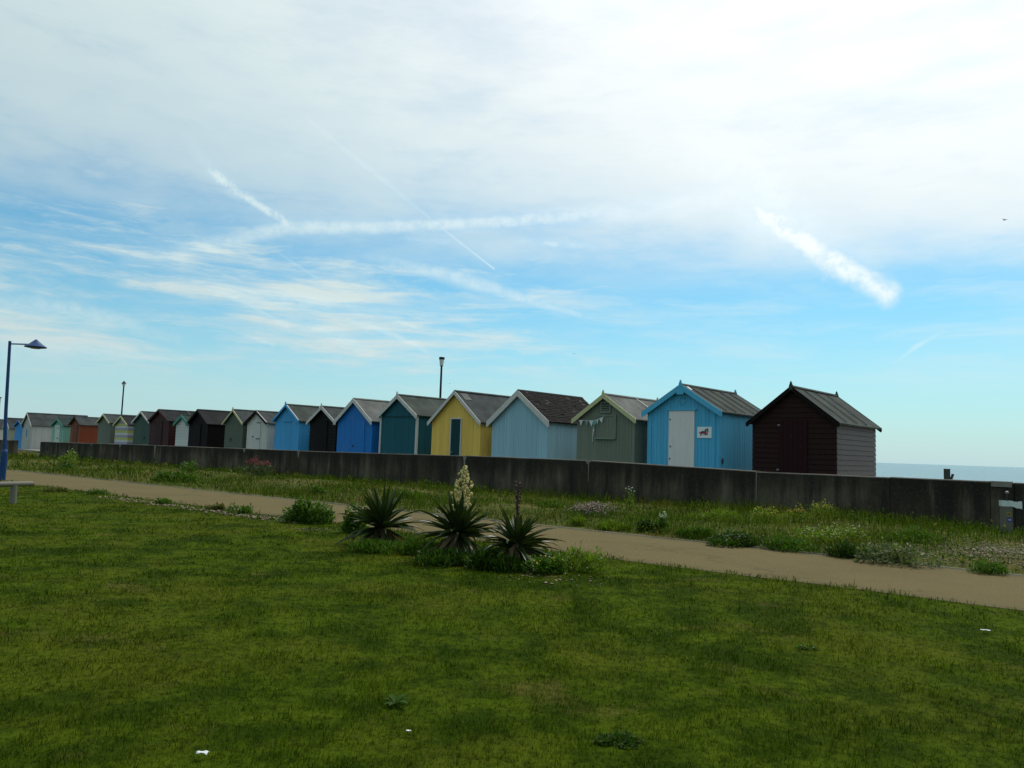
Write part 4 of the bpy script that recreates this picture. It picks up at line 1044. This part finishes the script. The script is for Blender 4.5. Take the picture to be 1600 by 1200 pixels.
bush(1290, 850, 110, 26, 'pale green verge plant with white umbels', G3, 'umbel_plant', 1700, .055, seed=22, flowers=(fl('flower_cream', (.42, .46, .25)), 60, .014, .4), lobes=7)
bush(1548, 897, 60, 20, 'low green tuft among the pebbles at the path edge', G1, 'verge_plant', 900, .045, seed=23, up=.9, fan=.3)
for i, (x, y, w, h, l) in enumerate(((1198, 822, 60, 24, 'ragwort with orange yellow flowers by the wall joint'), (1242, 822, 56, 27, 'ragwort with mixed yellow and rusty flowers below the brown hut'), (1290, 820, 50, 32, 'tallest yellow ragwort in front of the wall below the brown hut'))):
    bush(x, y, w, h, l, G3, 'ragwort', 600, .055, seed=30 + i, up=1.0, fan=.3, flowers=(fl('flower_yellow', (.55, .42, .04)) if i != 1 else fl('flower_orange', (.5, .25, .03)), 60, .015, .4))
for i, (x, y, w, h, m_, l) in enumerate(((1085, 840, 70, 18, G1, 'green weeds spilling over the path edge beside the umbel plant'), (1240, 860, 100, 22, G1, 'green weeds at the path edge below the ragwort'), (1335, 872, 70, 26, G2, 'dark weeds at the path edge before the white umbels'),
        (958, 828, 60, 14, G3, 'light green weeds at the path edge before the thrift'), (1120, 818, 90, 20, G3, 'loose light green herbs midway between wall and path below the sky blue hut'), (1420, 852, 80, 22, G1, 'green herbs in the verge below the groyne post'), (640, 782, 60, 12, G1, 'low green herbs behind the left yucca across the path'), (860, 798, 60, 12, G1, 'low green herbs left of the thrift'))):
    bush(x, y, w, h, l, m_, 'verge_plant', 1500, .06, seed=70 + i, up=.9, fan=.28, lobes=8)
bush(985, 798, 16, 34, 'thin tall weed with pale flowers against the wall', G3, 'tall_weed', 160, .07, seed=34, up=1.1, fan=.3, flowers=(fl('flower_white', (.6, .6, .52)), 10, .02, .7))
for i, (x, y, w, h, l) in enumerate(((375, 803, 44, 16, 'leafy weed on the lawn edge beside the pebbles'), (335, 797, 30, 9, 'small flat weed among the pebbles'), (255, 788, 22, 9, 'low weed at the left part of the pebble strip'), (90, 768, 34, 6, 'thin low weeds at the path edge past the knee rail'), (150, 772, 30, 7, 'low weeds where the pebble strip begins'))):
    bush(x, y, w, h, l, G1 if i % 2 == 0 else G5, 'edge_weed', 420, .06, seed=40 + i)
# weeds in the lawn
def rosette(px, py, r, label, mat, n, seed):
    g = ground(px, py); t = thing('lawn_weed', (g.x, g.y, gz1(g.x, g.y)), seed, label, 'weed'); r_ = random.Random(seed)
    for q in range(n):
        a = 6.28 * q / n + r_.uniform(-.3, .3); L = r * r_.uniform(.6, 1.1); w = L * .2; lift = r_.uniform(.2, .8)
        mb = MB(); N = 5
        for i in range(N + 1):
            f = i / N; ww = w * math.sin(math.pi * min(.97, .12 + f * .85)); z = .01 + L * lift * f * (1 - .55 * f)
            c_ = Vector((math.cos(a), math.sin(a), 0)); s_ = Vector((-math.sin(a), math.cos(a), 0)); p_ = c_ * L * f
            mb.v += [tuple(p_ + s_ * ww + Vector((0, 0, z + ww * .3))), (p_.x, p_.y, z), tuple(p_ - s_ * ww + Vector((0, 0, z + ww * .3)))]
        for i in range(N):
            mb.f += [(3 * i, 3 * i + 1, 3 * i + 4, 3 * i + 3), (3 * i + 1, 3 * i + 2, 3 * i + 5, 3 * i + 4)]
        mb.build('leaf', mat, t, True)
rosette(618, 1103, .085, 'broad leaved pale green plantain in the lawn', leafy('leaf_plantain', (.035, .075, .010), .35, .6, .4, .05), 7, 3)
bush(958, 1160, 90, 8, 'dark clover clump in the lawn', G2, 'lawn_weed', 1000, .018, seed=50)
bush(1260, 1012, 34, 4, 'white clover flowers in the lawn', G1, 'lawn_weed', 220, .02, seed=51, flowers=(fl('flower_white', (.6, .6, .52)), 5, .007, .2))
# litter
def litter(px, py, w, label, seed, ln=1.0):
    g = ground(px, py); r_ = random.Random(seed); n = 4; mb = MB()
    for i in range(n + 1):
        for j in range(n + 1):
            mb.v.append(((i / n - .5) * w * ln, (j / n - .5) * w * .6 / max(1, ln * .5), .012 + r_.uniform(0, .25) * w * (.4 if ln > 1.5 else 1)))
    for i in range(n):
        for j in range(n): q = i * (n + 1) + j; mb.f.append((q, q + 1, q + n + 2, q + n + 1))
    o = mb.build('paper_scrap', plain('paper_white', (.62, .64, .66), .6, .05), None, True, (g.x, g.y, gz1(g.x, g.y) + .012)); o.rotation_euler = (0, 0, r_.uniform(-.4, .4))
    tag(o, label, 'litter'); sd = o.modifiers.new('thick', 'SOLIDIFY'); sd.thickness = .002
litter(316, 1188, .046, 'flattened white paper scrap lying in the lawn', 1)
litter(638, 1153, .022, 'tiny crumpled white scrap in the lawn near the plantain', 2)
litter(1540, 989, .035, 'thin white strip of litter on the lawn near the path', 3, 2.0)

# ------------------------------------------------------------------ yuccas
def yucca_leaf_mesh(var, droop):
    r_ = random.Random(var); mb = MB(); N = 8; L = 1.0; w0 = .066 * r_.uniform(.8, 1.2)
    x = z = 0.0; a = R(0)
    for i in range(N + 1):
        f = i / N; w = w0 * min(1, .55 + f * 2.2) * (1 - f ** 2.6) + .0006; fold = .55 * w
        mb.v += [(x, w, z + fold), (x, 0, z), (x, -w, z + fold)]
        a -= droop * (f ** 1.8) * .42; x += math.cos(a) * L / N; z += math.sin(a) * L / N
    for i in range(N): mb.f += [(3 * i, 3 * i + 1, 3 * i + 4, 3 * i + 3), (3 * i + 1, 3 * i + 2, 3 * i + 5, 3 * i + 4)]
    me = bpy.data.meshes.new('leaf'); me.from_pydata(mb.v, [], mb.f); me.polygons.foreach_set('use_smooth', [True] * len(me.polygons))
    return me
yl_m = leafy('yucca_leaf', (.024, .040, .010), .12, .38, .55, .20); yd_m = leafy('yucca_dead', (.105, .078, .045), .2, .75, .5, .05)
LEAF = [yucca_leaf_mesh(i, dr) for i, dr in enumerate((.05, .2, .45, .8, 1.15))]
DEAD = [m_.copy() for m_ in LEAF]
for m_ in LEAF: m_.materials.append(yl_m)
for m_ in DEAD: m_.materials.append(yd_m)
bell_m = leafy('yucca_bell', (.50, .42, .19), .25, .6, .35); stalk_m = leafy('yucca_stalk', (.10, .11, .04), .05); dead_m = plain('dead_spike', (.045, .018, .014), .8, .4)
def yucca(px, py, wpx, hpx, label, n, seed, trunk_px):
    g = ground(px, py); s = g.length / FPX; n = int(n); r_ = random.Random(seed)
    R0 = wpx / 2 * s; hc = trunk_px * s; t = thing('yucca', (g.x, g.y, gz1(g.x, g.y)), 0, label, 'yucca', 'yuccas in a bed at the path edge')
    MB().tube([(0, 0, -.05), (.01, 0, hc * .6), (0, 0, hc + .05)], [.065, .06, .05], 9).build('trunk', paint('yucca_bark', (.06, .045, .032), .4), t)
    Htop = hpx * s - hc
    for q in range(16):                            # dead skirt hanging from the crown
        o = link('leaf', DEAD[r_.choice((2, 3, 4))], t); az = q * 2.4 + r_.gauss(0, .3); k_ = hc * r_.uniform(1.0, 1.7) + .1
        o.location = (.05 * math.cos(az), .05 * math.sin(az), hc * r_.uniform(.75, 1.05)); o.rotation_euler = (r_.gauss(0, .4), R(r_.uniform(15, 55)), az); o.scale = (k_, .5 * k_ + .2, .5)
    for q in range(n):
        f = q / n                                  # 0 = lowest, 1 = heart
        el = R(-20 + 100 * f ** 1.25) + r_.gauss(0, .16); az = q * 2.39996 + r_.gauss(0, .2)
        Lg = (R0 * 1.12 * (1 - f) + Htop * .94 * f) * r_.uniform(.72, 1.15); 
        dr = min(4, max(0, int(3.2 * (1 - f) + r_.uniform(-.9, 1.8))))
        dead = f < .26 and r_.random() < .6
        o = link('leaf', (DEAD if dead else LEAF)[dr if not dead else min(4, dr + 1)], t)
        if dead: el -= R(28)
        o.location = (.035 * math.cos(az), .035 * math.sin(az), hc - .05 + .09 * f + (0 if not dead else -.03))
        o.rotation_euler = (r_.gauss(0, .25), -el, az); k_ = Lg * 1.06
        o.scale = (k_, .62 * (.7 + .3 * k_) * r_.uniform(.8, 1.15), .62)
    return t, hc, s, r_
y1, *_ = yucca(595, 852, 118, 88, 'yucca without a flower spike, farthest left in the bed beside the leafy bush', 92, 1, 28)
y2, hc2, s2, r2_ = yucca(714, 872, 142, 92, 'yucca bearing a tall spike of creamy bell flowers', 100, 2, 38)
y3, hc3, s3, r3_ = yucca(806, 886, 124, 88, 'yucca with a dead dark brown flower spike', 78, 3, 34)
def bell():
    mb = MB().lathe([(.004, .0), (.012, -.004), (.020, -.018), (.022, -.032), (.016, -.044), (.006, -.050)], 7)
    me = mb.mesh('bell_flower'); me.materials.append(bell_m); me.polygons.foreach_set('use_smooth', [True] * len(me.polygons)); return me
BELL = bell()
def flower_spike(t, s, hc):
    z0, z1 = hc + .18, (872 - 727) * s; sp = MB().tube([(0, 0, hc), (.02, .01, (z0 + z1) / 2), (.055, 0, z1)], [.018, .014, .004], 7).build('flower_spike', stalk_m, t)
    r_ = random.Random(9)
    for q in range(128):
        f = (q + .5) / 128; z = z0 + .10 + (z1 - z0 - .12) * f ** 1.05; rad = (.135 * math.sin(math.pi * min(1, .22 + f * .78)) + .012) * r_.uniform(.25, 1.0); a = q * 2.4 + r_.gauss(0, .3)
        o = link('bell_flower', BELL, sp); cx = .055 * max(0, (z - hc) / (z1 - hc))
        o.location = (cx + rad * math.cos(a), rad * math.sin(a), z); o.rotation_euler = (r_.gauss(0, .35), r_.gauss(0, .35), a); k_ = r_.uniform(.65, 1.15) * (1.1 - .4 * f); o.scale = (k_, k_, k_)
flower_spike(y2, s2, hc2)
def dead_spike(t, s, hc):
    top = (886 - 755) * s; r_ = random.Random(4); sp = MB().tube([(0, 0, hc), (-.005, 0, top * .7), (.0, 0, top)], [.014, .012, .008], 7).build('dead_flower_spike', dead_m, t)
    for q in range(26):
        z = top * (.62 + .37 * q / 26); a = q * 2.4; w = .028 * (.5 + q / 26)
        MB().tube([(0, 0, z), (w * math.cos(a), w * math.sin(a), z + .012), (w * 1.1 * math.cos(a), w * 1.1 * math.sin(a), z - .014)], [.006, .012, .004], 5).build('dry_pod', dead_m, sp)
dead_spike(y3, s3, hc3)
print('OBJECTS', len(bpy.data.objects), 'TRIS', sum(len(o.data.polygons) for o in bpy.data.objects if o.type == 'MESH'))
